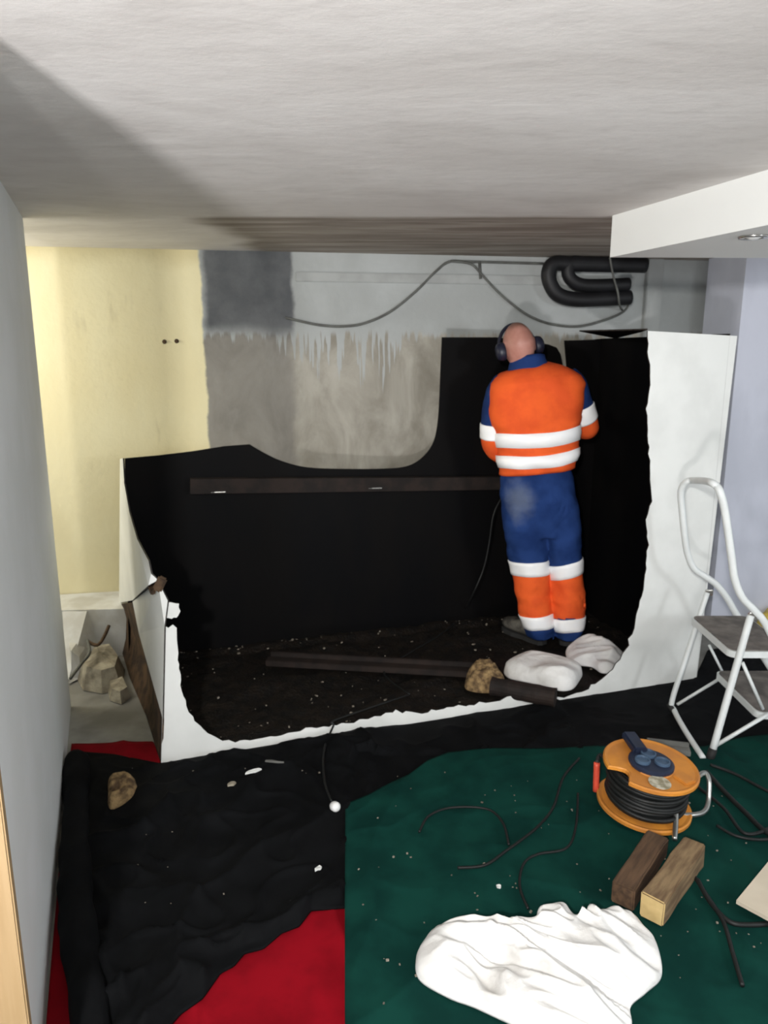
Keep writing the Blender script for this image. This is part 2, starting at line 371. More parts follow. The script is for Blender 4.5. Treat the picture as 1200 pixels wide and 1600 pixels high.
# ------------------------------------------------------------------ generic crumpled heap on a surface
def heap(name, outline, zb, hmax, mat, seed, parent=None, ridges=5.0, rings=26, seg=110, power=.5, dirv=(1, .2), amp=.5):
    """outline: pixel loop on plane z=zb; real lump with folds"""
    loop = catmull([Pz(x, y, zb) for x, y in outline], 8, True)
    c = sum(loop, Vector()) / len(loop)
    L = len(loop); verts = []; faces = []
    dv = Vector((dirv[0], dirv[1], 0)).normalized(); nv = Vector((-dv.y, dv.x, 0)); off = Vector((seed * 3.7, seed * 1.3, 0))
    for i in range(rings):
        s = 1 - i / rings
        for k in range(seg):
            q = k / seg * L; a = loop[int(q) % L].lerp(loop[(int(q) + 1) % L], q - int(q))
            p_ = c + (a - c) * s
            e = 1 - s
            prof = min(1, (e / .35)) ** power if e > 0 else 0
            q2 = Vector((p_.dot(dv) * ridges * .45, p_.dot(nv) * ridges * 1.5, 0)) + off
            q2 += Vector((noise.noise(p_ * 3 + off), noise.noise(p_ * 3 - off), 0)) * .9
            rd = 1 - abs(noise.noise(q2)) * 2; rd2 = 1 - abs(noise.noise(q2 * 2.3 + off)) * 2
            lf = .5 + .5 * noise.noise(p_ * 2.6 + off * 2)
            h = hmax * prof * ((1 - amp) * (.35 + .9 * lf) + amp * (.65 * rd + .35 * rd2) * (.4 + lf))
            verts.append(Vector((p_.x, p_.y, zb + max(.002, h + .006))))
    verts.append(Vector((c.x, c.y, verts[-1].z)))
    for i in range(rings - 1):
        for k in range(seg):
            a = i * seg + k; b = i * seg + (k + 1) % seg; faces.append((a, b, b + seg, a + seg))
    for k in range(seg): faces.append(((rings - 1) * seg + k, (rings - 1) * seg + (k + 1) % seg, len(verts) - 1))
    n0 = len(verts)
    for k in range(seg): verts.append(Vector((verts[k].x, verts[k].y, zb)))
    for k in range(seg): faces.append((k, n0 + k, n0 + (k + 1) % seg, (k + 1) % seg))
    faces.append(tuple(range(n0, n0 + seg)))
    o = mesh(name, verts, faces, mat, parent, smooth=True)
    return o if parent else recenter(o)

# ------------------------------------------------------------------ the cut-open oil tank
FL = Vector((-.874, 2.621, 0)); FR = Vector((1.54, 3.382, 0)); BR = Vector((1.24, 4.335, 0)); BL = Vector((-1.33, 3.60, 0))
TZ = 1.66
UP = Vector((0, 0, 1))
tank = root('oil_tank', (FL + FR + BL + BR) / 4, 'big white steel oil tank, cut open, black and oily inside', 'tank')
def vplane(a, b):
    d = (b - a).normalized(); return Vector((d.y, -d.x, 0))
fn = vplane(FL, FR)               # towards the viewer
def onF(q): return Pp(q[0], q[1], FL, fn)
cut = [(1012, 517), (1014, 560), (1016, 600), (1010, 640), (1013, 690), (1016, 740), (1018, 782), (1008, 812), (1013, 850), (1009, 890), (1003, 930), (993, 970), (981, 1008), (965, 1038), (940, 1063), (910, 1079), (880, 1088), (852, 1094), (820, 1087), (790, 1091), (760, 1098), (700, 1104), (652, 1115), (620, 1111), (560, 1126), (520, 1133), (470, 1140), (440, 1149), (400, 1155), (368, 1159), (348, 1156), (325, 1145), (305, 1128), (291, 1103), (283, 1070), (279, 1030), (278, 1000), (276, 981)]
def panel(name, loop, n_in, th=.006, mats=None, parent=tank):
    v, f, k = prism(loop, n_in, th)
    return mesh(name, v, f, mats or [M['white_paint'], M['oil_black'], M['rim']], parent, midx=k)
outl = [(252, 1198), (1088, 1065), (1152, 525)] + jag(cut[:12], 9, 1.6, 3)[:-1] + jag(cut[11:28], 8, 2.6, 5)[:-1] + jag(cut[27:], 8, 1.6, 8) + [(270, 976), (263, 981), (257, 978)]
loop = [onF(q) for q in outl]
for i in (0, 1): loop[i].z = .012
fp = panel('front_panel', loop, -fn); fp['label'] = 'white painted front with a ragged torch-cut opening'
scab = jag([(258, 966), (257, 944), (268, 940), (279, 944), (281, 956), (276, 966), (258, 966)], 4, 1.3, 4)
sc = panel('paint_scab', [onF(q) for q in scab[:-1]], -fn, .006); sc['label'] = 'ragged white scrap at the top of the left strip'
# back panel
bn = vplane(BL, BR)
def onB(q): return Pp(q[0], q[1], BL, bn)
top = [(195, 716), (250, 711), (300, 705), (350, 697), (390, 694), (410, 706), (440, 720), (480, 730), (540, 732.5), (600, 732), (636, 728), (660, 714), (677, 690), (684, 655), (687, 600), (690, 527), (775, 527), (820, 533), (856, 538), (869, 543), (875, 553), (882, 590), (888, 660), (891, 660), (886, 590), (881, 532), (925, 531)]
sm_ = [(q.x, q.y) for q in catmull([Vector((x, y, 0)) for x, y in top[4:15]], 5)]
top = top[:4] + sm_ + top[15:]
tl = [onB(q) for q in top]
loop = [BL + UP * .012] + tl + [BR + UP * TZ, BR + UP * .012]
bp_ = panel('back_panel', loop, bn, .006); bp_['label'] = 'blackened back panel with a wavy cut top'
# left end panel: upper piece, torn lower piece
ln = vplane(BL, FL)               # which side is outside?
if ln.dot(FL - FR) < 0: ln = -ln
def onL(q, off=0):
    p_ = Pp(q[0], q[1], FL + ln * off, ln)
    if (p_ - FL).dot(BL - FL) < 0: p_ = onF(q) + fn * .004      # past the corner: the torn sheet folds round onto the front
    return p_
le = [(187.5, 717), (192, 716), (194, 755), (202, 800), (214, 842), (232, 876), (236, 896), (247, 906), (232, 914), (207, 938), (186, 942)]
panel('end_panel', [onL(q) for q in le], -ln)
low = [((207, 940), .0), ((247, 908), .0), ((262, 938), .0), ((257, 977), .01), ((254, 1122), .0), ((217, 990), .0)]
vv = [onL(q, o) for q, o in low]
lo_ = panel('torn_flap', vv, -ln, .005); lo_['label'] = 'pale flap torn and folded out of the end panel'
rl = [((187, 944), .0), ((206, 941), .0), ((217, 990), .0), ((254, 1122), .0), ((252, 1198), .0), ((231, 1150), .0), ((205, 1085), .02), ((193, 1040), .02), ((189, 990), .01)]
vv = [onL(q, o) for q, o in rl]
for q in vv: q.z = max(q.z, .012)
cen = sum(vv, Vector()) / len(vv) - ln * .05
vv2 = vv + [cen]; k = len(vv)
rp = mesh('rusted_lower_end', vv2 + [q - ln * .006 for q in vv2], [(i, (i + 1) % k, k) for i in range(k)] + [(k + 1 + (i + 1) % k, k + 1 + i, 2 * k + 1) for i in range(k)] + [(i, (i + 1) % k, k + 1 + (i + 1) % k, k + 1 + i) for i in range(k)], [M['rust']], tank)
rp['label'] = 'dented brown rusty lower end of the tank'
# rusty bracket at the tear and jagged crumb of paint
heapb = Geo(); q = onL((250, 912), .0)
heapb.box(q, (.035, .02, .06), Matrix.Rotation(.5, 3, 'Y'), .006); heapb.box(q + Vector((-.05, .05, -.03)), (.09, .02, .02), Matrix.Rotation(.45, 3, 'Y') @ Matrix.Rotation(-1.1, 3, 'Z'), .005)
heapb.build('rusty_bracket', M['rust'], tank)
# right end panel
rn = vplane(FR, BR)
if rn.dot(FR - FL) < 0: rn = -rn
panel('end_panel', [FR + UP * .012, BR + UP * .012, BR + UP * TZ, FR + UP * 1.668], -rn)
# bottom plate
panel('bottom_plate', [FL + UP * .008, FR + UP * .008, BR + UP * .008, BL + UP * .008], UP, .008)
# torn remnant of the lid in the rear right corner
def onR(q): return Pp(q[0], q[1], FR, rn)
a = onF((1013, 515.5)) + Vector((0, .01, 0)); b = onR((962, 529)); c_ = Py(905, 518, 3.86)
lid = panel('lid_remnant', [a, onR((1002, 519)), b, c_], UP, .006, [M['oil_black'], M['white_paint'], M['rim']]); lid['label'] = 'pointed black strip left over from the cut-off lid'
# stiffener angle on the back panel
sa = onB((297, 746)); sb_ = onB((806, 743)); sa2 = onB((297, 769)); sb2 = onB((806, 762))
d = (sb_ - sa).normalized()
stf = [sa, sb_, sb2, sa2]
v, f, k = prism(stf, bn, .055)
o = mesh('stiffener_bar', v, f, M['rust_dark'], tank); o['label'] = 'dark brown angle bar welded along the back'
for (x, y) in ((340, 766), (582, 760)):
    q = onB((x, y)) + bn * .056
    Geo().box(q, (.075, .006, .006), WROT, .002).build('bar_glint', M['metal'], tank)  # bright metal slivers shaped as the small glints on the bar
# oily sludge on the bottom
gv, gf = [], []; NX, NY = 110, 44
for j in range(NY + 1):
    for i in range(NX + 1):
        u, w_ = (i + .5) / (NX + 1), (j + .5) / (NY + 1)
        u = .006 + .988 * i / NX; w_ = .012 + .976 * j / NY
        q = (FL.lerp(FR, u)).lerp(BL.lerp(BR, u), w_)
        q.z = .028 + .022 * noise.noise(q * 5) + .012 * noise.noise(q * 17) + .007 * noise.noise(q * 45)
        if j > NY - 3: q.z += .02
        q.z = max(q.z, .018); gv.append(q)
for j in range(NY):
    for i in range(NX):
        a = j * (NX + 1) + i; gf.append((a, a + 1, a + NX + 2, a + NX + 1))
sl = mesh('sludge', gv, gf, M['sludge'], tank, smooth=True); tag(sl, 'black oily sludge covering the tank bottom', kind='stuff')
g = Geo()
for i in range(170):
    u, w_ = random.uniform(.06, .97), random.uniform(.05, .985)
    if random.random() < .3: w_ = random.uniform(.95, .985)
    q = (FL.lerp(FR, u)).lerp(BL.lerp(BR, u), w_); q.z = .048 + .022 * noise.noise(q * 5)
    s = random.choice((.004, .005, .006, .010))
    g.box(q, (s, s * random.uniform(.5, 1.6), s * .5), Matrix.Rotation(random.uniform(0, 3), 3, 'Z') @ Matrix.Rotation(random.uniform(-.5, .5), 3, 'X'))
tag(g.build('flecks', M['fleck'], tank), 'pale specks of scale scattered in the sludge', kind='stuff')

# ------------------------------------------------------------------ things lying in the tank
def slab(name, a, b, width, th, mat, label, cat):
    d = (b - a); L = d.length; d.normalize(); rz = math.atan2(d.y, d.x); ry = -math.asin(d.z)
    R = Matrix.Rotation(rz, 3, 'Z') @ Matrix.Rotation(ry, 3, 'Y')
    g = Geo(); cc = (a + b) / 2; g.box(cc, (L, width, th), R, min(th, width) * .12)
    g.box(cc + R @ Vector((0, width / 2 - th * .3, th * .8)), (L * .98, th * .6, th * .9), R, th * .1)
    return tag(recenter(g.build(name, mat)), label, cat)
slab('flat_bar', Pz(418, 1032, .07), Pz(742, 1050, .07), .075, .03, M['rust_dark'], 'long dark brown flat bar lying in the sludge', 'metal bar')
pv = Geo(); pp = [Pz(768, 1072, .085), Pz(868, 1090, .085)]
vv, ff = tube_geo(pp, .045, 18); pv.add(vv, ff)
dd = (pp[1] - pp[0]).normalized()
pv = Geo(); path = [pp[0] + (pp[1] - pp[0]) * (i / 14) for i in range(15)]
vv, ff = tube_geo(path, [.043 * (1 + .10 * noise.noise(q * 30)) for q in path], 18); pv.add(vv, ff)
tag(recenter(pv.build('rusty_pipe', M['rust_dark'], smooth=False)), 'short brown rusty pipe beside the fibre lump in the tank', 'pipe')
fb = heap('fibre_lump', [(733, 1052), (745, 1043), (768, 1046), (782, 1060), (790, 1078), (768, 1083), (742, 1082), (726, 1074)], .05, .085, M['fibre'], 3, ridges=14, rings=18, seg=60)
tag(fb, 'ragged brown lump of wood fibre lying in the tank', 'debris')
h1 = heap('crumpled_sheet', [(884, 1018), (900, 1005), (918, 1003), (945, 1012), (972, 1023), (974, 1035), (958, 1050), (940, 1052), (925, 1043), (905, 1040), (890, 1036)], .06, .075, M['sheet'], 5, ridges=6, power=.6)
tag(h1, 'greyish white crumpled sheet by the right boot in the tank', 'sheet', 'white sheets in the tank')
# folded white sheet: upright front fold
fs = [(789, 1036), (800, 1033), (845, 1043), (880, 1040), (908, 1040), (906, 1056), (893, 1073), (868, 1076), (830, 1064), (792, 1056)]
h2 = heap('folded_sheet', [(788, 1047), (810, 1036), (830, 1032), (860, 1036), (890, 1044), (909, 1052), (906, 1063), (893, 1078), (868, 1079), (830, 1068), (795, 1060)], .06, .095, M['rag'], 9, ridges=4, power=.3, amp=.3)
tag(h2, 'bright white folded cloth beside the fibre lump in the tank', 'cloth', 'white sheets in the tank')

# cable dangling over the tank front, white plug
c0 = root('plug_cable', Pz(523, 1262), 'thin black cable with white plug hanging over the tank front edge', 'cable')
q1 = onF((520, 1131)); outv = fn * .012
tube('cord', [Pz(640, 1085, .06), Pz(560, 1112, .075), q1 + UP * .012, q1 + outv, onF((511, 1150)) + outv * 1.3, Pz(507, 1170, .062), Pz(505, 1192, .055), Pz(508, 1225, .055), Pz(518, 1252, .055)], .0042, M['cable'], c0, 8)
pg = Geo(); e = Pz(523, 1260, .055); pg.lathe([(0, -.02), (.012, -.018), (.017, -.005), (.017, .012), (.011, .02), (0, .021)], e, Matrix.Rotation(1.2, 3, 'X') @ Matrix.Rotation(.5, 3, 'Y'), 16)
pg.build('plug', M['white_plastic'], c0, True)

# ------------------------------------------------------------------ cloths on the floor
def resample(pts, n):
    d = [0]
    for a, b in zip(pts[:-1], pts[1:]): d.append(d[-1] + (b - a).length)
    out = []; j = 0
    for i in range(n + 1):
        s = d[-1] * i / n
        while j < len(pts) - 2 and d[j + 1] < s: j += 1
        seg = d[j + 1] - d[j]; out.append(pts[j].lerp(pts[j + 1], 0 if seg == 0 else (s - d[j]) / seg))
    return out
def cloth(name, top, bottom, left, right, z, wr, mat, nx=150, ny=90, th=.004, parent=None):
    T = resample([Pz(*q) for q in top], nx); Bt = resample([Pz(*q) for q in bottom], nx)
    L = resample([Pz(*q) for q in left], ny); R = resample([Pz(*q) for q in right], ny)
    vt = []; 
    for j in range(ny + 1):
        w_ = j / ny
        for i in range(nx + 1):
            u = i / nx
            q = T[i] * (1 - w_) + Bt[i] * w_ + L[j] * (1 - u) + R[j] * u - (T[0] * (1 - u) * (1 - w_) + T[nx] * u * (1 - w_) + Bt[0] * (1 - u) * w_ + Bt[nx] * u * w_)
            q.z = z + wr(q, u, w_); vt.append(q)
    n = len(vt); vb = [Vector((q.x, q.y, max(.0008, q.z - th))) for q in vt]
    fs = []; W = nx + 1
    for j in range(ny):
        for i in range(nx):
            a = j * W + i; fs.append((a, a + W, a + W + 1, a + 1)); fs.append((n + a, n + a + 1, n + a + W + 1, n + a + W))
    bd = [i for i in range(W)] + [j * W + nx for j in range(1, ny + 1)] + [ny * W + i for i in range(nx - 1, -1, -1)] + [j * W for j in range(ny - 1, 0, -1)]
    for a, b in zip(bd, bd[1:] + bd[:1]): fs.append((a, b, n + b, n + a))
    o = mesh(name, vt + vb, fs, mat, parent, smooth=True)
    return o
def ridge(q, sc, off, sx=1, sy=1):
    p_ = Vector((q.x * sx * sc, q.y * sy * sc, off)); p_ += Vector((noise.noise(p_ * .7), noise.noise(p_ * .7 + Vector((9, 3, 1))), 0)) * .8
    r = 1 - abs(noise.noise(p_)) * 2.2
    return max(0, r)
def wr_red(q, u, w_): return .0035 * noise.noise(q * 4) + (.011 if q.x < -.45 else .019) * ridge(Vector((q.x + q.y * .55, q.y * .3 - q.x * .1, 0)), 3.6, 2.1) ** 4 + .0035
def wr_black(q, u, w_):
    e = min(1, u / .03, (1 - u) / .03, w_ / .05, (1 - w_) / .04); e = max(0, e)
    if q.x > -.12 and q.y < 2.68: e *= .12
    if q.x > .8: e *= .25
    return .001 + .016 * max(0, min(1, w_ / .12)) * (1 if q.x < -.05 else .1) + .003 * noise.noise(q * 6) + e * (.042 * ridge(q, 3.4, 5.2) ** 3 + .026 * ridge(q, 7.5, 1.7) ** 3) * (.6 + .6 * noise.noise(q * 2.1))
def wr_green(q, u, w_):
    e = max(0, min(1, u / .02, (1 - u) / .02, w_ / .03))
    return .004 * noise.noise(q * 3) + e * (.009 * ridge(q, 1.9, 7.7, 1.1, .8) ** 4 + .004 * ridge(q, 5, 3.3) ** 3)
red = cloth('red_cloth', [(112, 1166), (150, 1164), (240, 1161), (247, 1180), (390, 1270), (560, 1330)], [(66, 1760), (300, 1760), (560, 1760)], [(112, 1166), (96, 1330), (73, 1600), (66, 1760)], [(560, 1330), (562, 1500), (560, 1760)], .005, wr_red, M['red'], 90, 70)
tag(recenter(red), 'red cloth spread under the black cloth beside the partition', 'cloth')
blk = root('black_cloth', Pz(330, 1330), 'large crumpled black cloth lying in front of the tank', 'cloth')
cloth('sheet', [(112, 1178), (180, 1184), (249, 1197), (500, 1155), (800, 1107), (1086, 1061), (1105, 1020), (1300, 985)], [(104, 1720), (180, 1690), (240, 1650), (282, 1600), (318, 1574), (345, 1535), (366, 1524), (382, 1504), (412, 1496), (440, 1471), (468, 1460), (486, 1436), (560, 1430), (700, 1400), (900, 1340), (1260, 1280)],  # far right corner of the cloth also stands in for the tank's shadow
      [(112, 1178), (104, 1300), (100, 1450), (112, 1600), (104, 1720)], [(1300, 985), (1290, 1150), (1260, 1280)], .014, wr_black, M['black_cloth'], 260, 120, .006, blk)
rr = [Pz(120, 1186, .05), Pz(118, 1260, .05), Pz(118, 1380, .048), Pz(128, 1500, .045), Pz(150, 1640, .04)]
path = catmull(rr, 14); rad = [.045 * (1 + .16 * noise.noise(q * 9)) for q in path]; rad[0] = .03
vv, ff = tube_geo(path, rad, 18); ro = mesh('rolled_edge', vv, ff, M['black_cloth'], blk, True)
disp(ro, lambda c, n: n * .008 * noise.noise(Vector((c.x * 26, c.y * 6, c.z * 26))))
grn = cloth('green_tarp', [(540, 1272), (575, 1258), (608, 1240), (640, 1225), (668, 1203), (700, 1190), (760, 1183), (860, 1184), (930, 1180), (1000, 1182), (1100, 1180), (1160, 1166), (1290, 1150)], [(541, 1800), (900, 1800), (1290, 1800)], [(540, 1272), (539, 1430), (539, 1600), (541, 1800)], [(1290, 1150), (1290, 1400), (1290, 1800)], .042, wr_green, M['green'], 170, 130, .01)
tag(recenter(grn), 'dark green tarpaulin spread on the floor at the right', 'tarpaulin')
GZ = .046
# small paint flakes and crumbs
def flake(px, py, L, W_, z, mat, label, seed, group=None, h=.006):
    rnd = random.Random(seed); c = Pz(px, py, z); k = 9
    R = Matrix.Rotation(rnd.uniform(0, 3.1), 3, 'Z') @ Matrix.Rotation(rnd.uniform(-.25, .25), 3, 'X')
    lp = [c + R @ Vector((math.cos(2 * math.pi * i / k) * L / 2 * rnd.uniform(.7, 1.15), math.sin(2 * math.pi * i / k) * W_ / 2 * rnd.uniform(.7, 1.15), rnd.uniform(-.002, .002))) for i in range(k)]
    v, f, _ = prism(lp, UP, h)
    return tag(recenter(mesh('paint_flake', v, f, mat)), label, 'flake', group)
flake(396, 1206, .06, .018, .055, M['white_paint'], 'curled pale paint flake on the black cloth below the tank corner', 1, 'paint flakes on the cloths')
flake(428, 1191, .085, .014, .060, M['greyplastic'], 'long thin grey paint flake near the tank front edge', 2, 'paint flakes on the cloths')
flake(362, 1226, .035, .022, .05, M['rubble'], 'small beige paint flake left of the curled flake', 3, 'paint flakes on the cloths')
flake(497, 1358, .028, .016, .05, M['white_paint'], 'small white flake on the black cloth near the green tarp', 4, 'paint flakes on the cloths')
flake(779, 1386, .016, .013, GZ + .004, M['white_paint'], 'brightest white chip on the green tarp above the white rag', 6, 'paint flakes on the cloths')
lp = heap('plaster_lump', [(172, 1222), (200, 1217), (215, 1232), (208, 1252), (188, 1262), (170, 1266), (169, 1242)], .03, .05, M['rubble'], 12, ridges=12, rings=14, seg=48)
tag(lp, 'flat brownish lump of plaster on the black cloth', 'rubble')
lp.data.materials[0] = M['fibre']
g = Geo(); rnd = random.Random(5)
for i in range(150):
    px, py = rnd.uniform(560, 1190), rnd.uniform(1200, 1590)
    if i < 18: px, py = rnd.uniform(160, 530), rnd.uniform(1200, 1420)
    s = rnd.choice((.0025, .003, .004, .006)); q = Pz(px, py, GZ + .006 if px > 545 else .05)
    g.box(q, (s, s * rnd.uniform(.6, 1.6), s * .5), Matrix.Rotation(rnd.uniform(0, 3), 3, 'Z'))
tag(g.build('paint_crumbs', M['fleck']), 'tiny pale crumbs scattered over the green and black cloths', 'crumbs', kind='stuff')

# ------------------------------------------------------------------ white rag in the foreground
rg = heap('white_rag', [(650, 1500), (660, 1478), (690, 1447), (735, 1449), (768, 1464), (800, 1452), (834, 1456), (842, 1430), (880, 1427), (902, 1448), (936, 1446), (942, 1432), (985, 1432), (1005, 1450), (1025, 1475), (1034, 1525), (1010, 1552), (985, 1575), (985, 1610), (940, 1640), (850, 1625), (790, 1598), (740, 1575), (700, 1560), (655, 1532)], GZ + .003, .085, M['rag'], 21, ridges=8.5, rings=70, seg=260, power=.5, dirv=(.85, -.5), amp=.8)
tag(rg, 'large crumpled white rag on the green tarp in the foreground', 'rag')

# ------------------------------------------------------------------ two sawn timber blocks
def timber(px0, px1, width, h, mt, me, label):
    a = Pz(*px0, GZ + h); b = Pz(*px1, GZ + h); d = b - a; L = d.length; d.normalize(); rz = math.atan2(d.y, d.x)
    R = Matrix.Rotation(rz, 3, 'Z'); c = (a + b) / 2
    bm = bmesh.new(); bmesh.ops.create_cube(bm, size=1)
    for v in bm.verts: v.co = Vector((v.co.x * L, v.co.y * width, v.co.z * h))
    bmesh.ops.bevel(bm, geom=list(bm.edges), offset=.004, segments=2, affect='EDGES')
    bmesh.ops.subdivide_edges(bm, edges=[e for e in bm.edges if e.calc_length() > .1], cuts=8)
    for v in bm.verts:
        v.co += Vector((0, 1, 1)) * .0025 * noise.noise(v.co * 18 + Vector((px0[0], 0, 0)))
    m_ = bpy.data.meshes.new('timber_block'); bm.to_mesh(m_); bm.free()
    m_.materials.append(mt); m_.materials.append(me)
    for p_ in m_.polygons:
        if abs(p_.normal.x) > .9: p_.material_index = 1
    o = link('timber_block', m_); o.location = (c.x, c.y, GZ + h / 2 + .003); o.rotation_euler = (0, 0, rz)
    # saw-mark strap grooves
    return tag(o, label, 'timber', 'timber blocks by the cable reel')
timber((974, 1386), (1028, 1303), .066, .068, M['wood_dark'], M['wood_dark'], 'darker brown of the two timber blocks below the cable reel')
timber((1020, 1404), (1086, 1314), .066, .078, M['wood_pale'], M['wood_end'], 'lighter timber block with a pale sawn end facing the white rag')

# beige board at the right edge
bd = [Pz(1150, 1412, GZ + .03), Pz(1206, 1344, GZ + .045), Pz(1330, 1400, GZ + .05), Pz(1275, 1480, GZ + .03)]
v, f, _ = prism(bd, UP, .012); o = mesh('beige_board', v, f, M['board']); tag(recenter(o), 'corner of a beige board lying at the right edge', 'board')
# grey strip behind the reel, yellow bag by the right wall
slab('grey_strip', Pz(1010, 1166, GZ + .02), Pz(1078, 1174, GZ + .02), .05, .02, M['greyplastic'], 'grey plastic strip lying behind the cable reel', 'strip')
yb = heap('yellow_bag', [(1178, 990), (1186, 978), (1200, 974), (1225, 976), (1238, 988), (1205, 996)], .0, .13, M['yellow'], 31, ridges=9, rings=16, seg=50, power=.6)
tag(yb, 'yellow plastic film heap at the foot of the lilac wall', 'bag')

# ------------------------------------------------------------------ cable reel
rc = Pz(1006, 1252, GZ + .03)
reel = root('cable_reel', (rc.x, rc.y, GZ), 'orange cable reel lying flat with black cable wound on it', 'cable reel')
TIL = Matrix.Rotation(math.radians(3), 3, 'X') @ Matrix.Rotation(math.radians(4), 3, 'Y')
RR = .157; H1 = .136
def flange(z, notch):
    n = 72; lo, hi = [], []
    for i in range(n):
        a = 2 * math.pi * i / n; r = RR
        if notch:
            da = (a - math.radians(207) + math.pi) % (2 * math.pi) - math.pi
            if abs(da) < .26: r = RR * (1 - .30 * (1 - (abs(da) / .26) ** 2) ** .5)
        lo.append((r * math.cos(a), r * math.sin(a)))
    prof = [(1.0, 0), (1.0, .010), (.97, .014), (.90, .010), (.50, .010), (.46, .016), (.0, .016)]
    v = [rc + TIL @ Vector((x * s, y * s, z + h)) for s, h in prof[:-1] for x, y in lo]; k = len(prof) - 1; f = []
    for j in range(k - 1):
        for i in range(n): f.append((j * n + i, j * n + (i + 1) % n, (j + 1) * n + (i + 1) % n, (j + 1) * n + i))
    f.append(tuple(range((k - 1) * n, k * n)))
    f.append(tuple(reversed(range(n))))
    return mesh('flange', v, f, M['reel'], reel)
flange(-.012, False); flange(H1, True)
# wound cable: stacked turns
g = Geo()
for j in range(10):
    z = .012 + j * .0125; r = .126 + .005 * math.sin(j * 2.3) - (.006 if j in (0, 9) else 0)
    pts = [rc + TIL @ Vector((r * math.cos(a) * (1 + .012 * math.sin(3 * a + j)), r * math.sin(a), z + .003 * math.sin(2 * a + j * 1.7))) for a in [2 * math.pi * i / 48 for i in range(49)]]
    vv, ff = tube_geo(pts, .0072, 8, False); g.add(vv, ff)
g.lathe([(.118, .002), (.120, .07), (.118, .135)], rc, TIL, 40)
wc = g.build('wound_cable', M['cable'], reel, True); wc['label'] = 'turns of black cable'
# hub with sockets
Geo().lathe([(.075, H1 + .012), (.075, H1 + .022), (.068, H1 + .026), (0, H1 + .026)], rc, TIL, 36).build('hub', M['navy'], reel)
for (x, y) in ((-.034, -.008), (.032, -.012), (0.0, .034)):
    q = rc + TIL @ Vector((x, y, H1 + .028))
    so = Geo().lathe([(.026, -.004), (.026, .006), (.021, .008), (.019, .002), (0, .002)], q, TIL, 24).build('socket', M['reelblue'], reel)
q = rc + TIL @ Vector((-.028, .095, H1 + .03))
Geo().box(q, (.05, .11, .028), TIL @ Matrix.Rotation(.08, 3, 'Z'), .006).build('plug_in_socket', M['navy'], reel)
q = rc + TIL @ Vector((-.008, -.105, H1 + .0125))
Geo().lathe([(0, 0), (.036, 0), (.036, .002), (0, .002)], q, TIL, 26).build('sticker', M['sticker'], reel)
q = rc + TIL @ Vector((.085, -.075, H1 + .013))
Geo().box(q, (.05, .055, .010), TIL @ Matrix.Rotation(.5, 3, 'Z'), .003).build('switch_cover', M['reel'], reel)
# carrying handle, red grip standing at the left
ha = Pz(931, 1236, GZ + .03); hb = Vector((ha.x + .0, ha.y + .01, GZ + .135))
tube('grip', [ha, ha.lerp(hb, .5), hb], .011, M['redplastic'], reel, 12, 3)
tube('grip_arm', [hb, hb + Vector((.02, .03, .012)), rc + TIL @ Vector((-.12, .03, H1 - .02))], .007, M['rubber'], reel, 8, 4)
# bent tubular stand at the right
tube('stand', [Pz(1054, 1312, GZ + .012), Pz(1056, 1285, GZ + .035), Pz(1057, 1258, GZ + .07), Pz(1064, 1240, GZ + .09), Pz(1090, 1214, GZ + .10), Pz(1102, 1208, GZ + .10), Pz(1108, 1222, GZ + .08), Pz(1107, 1250, GZ + .03), Pz(1103, 1265, GZ + .014), Pz(1092, 1272, GZ + .012), Pz(1066, 1273, GZ + .012), Pz(1035, 1262, GZ + .012)], .0085, M['chrome'], reel, 12, 6)

# ------------------------------------------------------------------ loose black cables on the tarp
def floor_cable(px, r, label, z=GZ + .010, mat='cable'):
    pts = [Pz(x, y, z) for x, y in px]
    o = tube('power_cable', pts, r, M[mat], None, 7, 8); return tag(recenter(o), label, 'cable', 'loose cables on the tarp')
floor_cable([(905, 1185), (880, 1215), (865, 1260), (842, 1290), (815, 1312), (790, 1330), (757, 1352), (715, 1356)], .0045, 'black cable curving from the reel towards the middle of the tarp')
floor_cable([(655, 1300), (670, 1275), (705, 1262), (760, 1264), (785, 1285), (795, 1320)], .004, 'black cable loop lying left on the green tarp')
floor_cable([(903, 1240), (900, 1290), (885, 1325), (840, 1335), (818, 1350), (812, 1385), (825, 1420)], .004, 'black cable running down towards the white rag')
floor_cable([(1104, 1206), (1130, 1235), (1165, 1270), (1200, 1302), (1260, 1330)], .009, 'black cable from the reel stand to the right edge')
floor_cable([(1110, 1195), (1150, 1210), (1210, 1240), (1270, 1250)], .006, 'thin black cable passing the stool foot to the right edge')
floor_cable([(1085, 1225), (1130, 1262), (1160, 1300), (1190, 1300), (1215, 1285)], .006, 'black cable bending beside the reel stand')
floor_cable([(1120, 1290), (1150, 1306), (1190, 1312), (1240, 1305)], .005, 'thin black cable lying right of the timber blocks')
floor_cable([(1090, 1375), (1110, 1410), (1140, 1440), (1175, 1445), (1230, 1440)], .007, 'black cable below the beige board')
floor_cable([(1085, 1370), (1105, 1400), (1130, 1440), (1145, 1490), (1160, 1540)], .006, 'black cable running down beside the timber blocks')

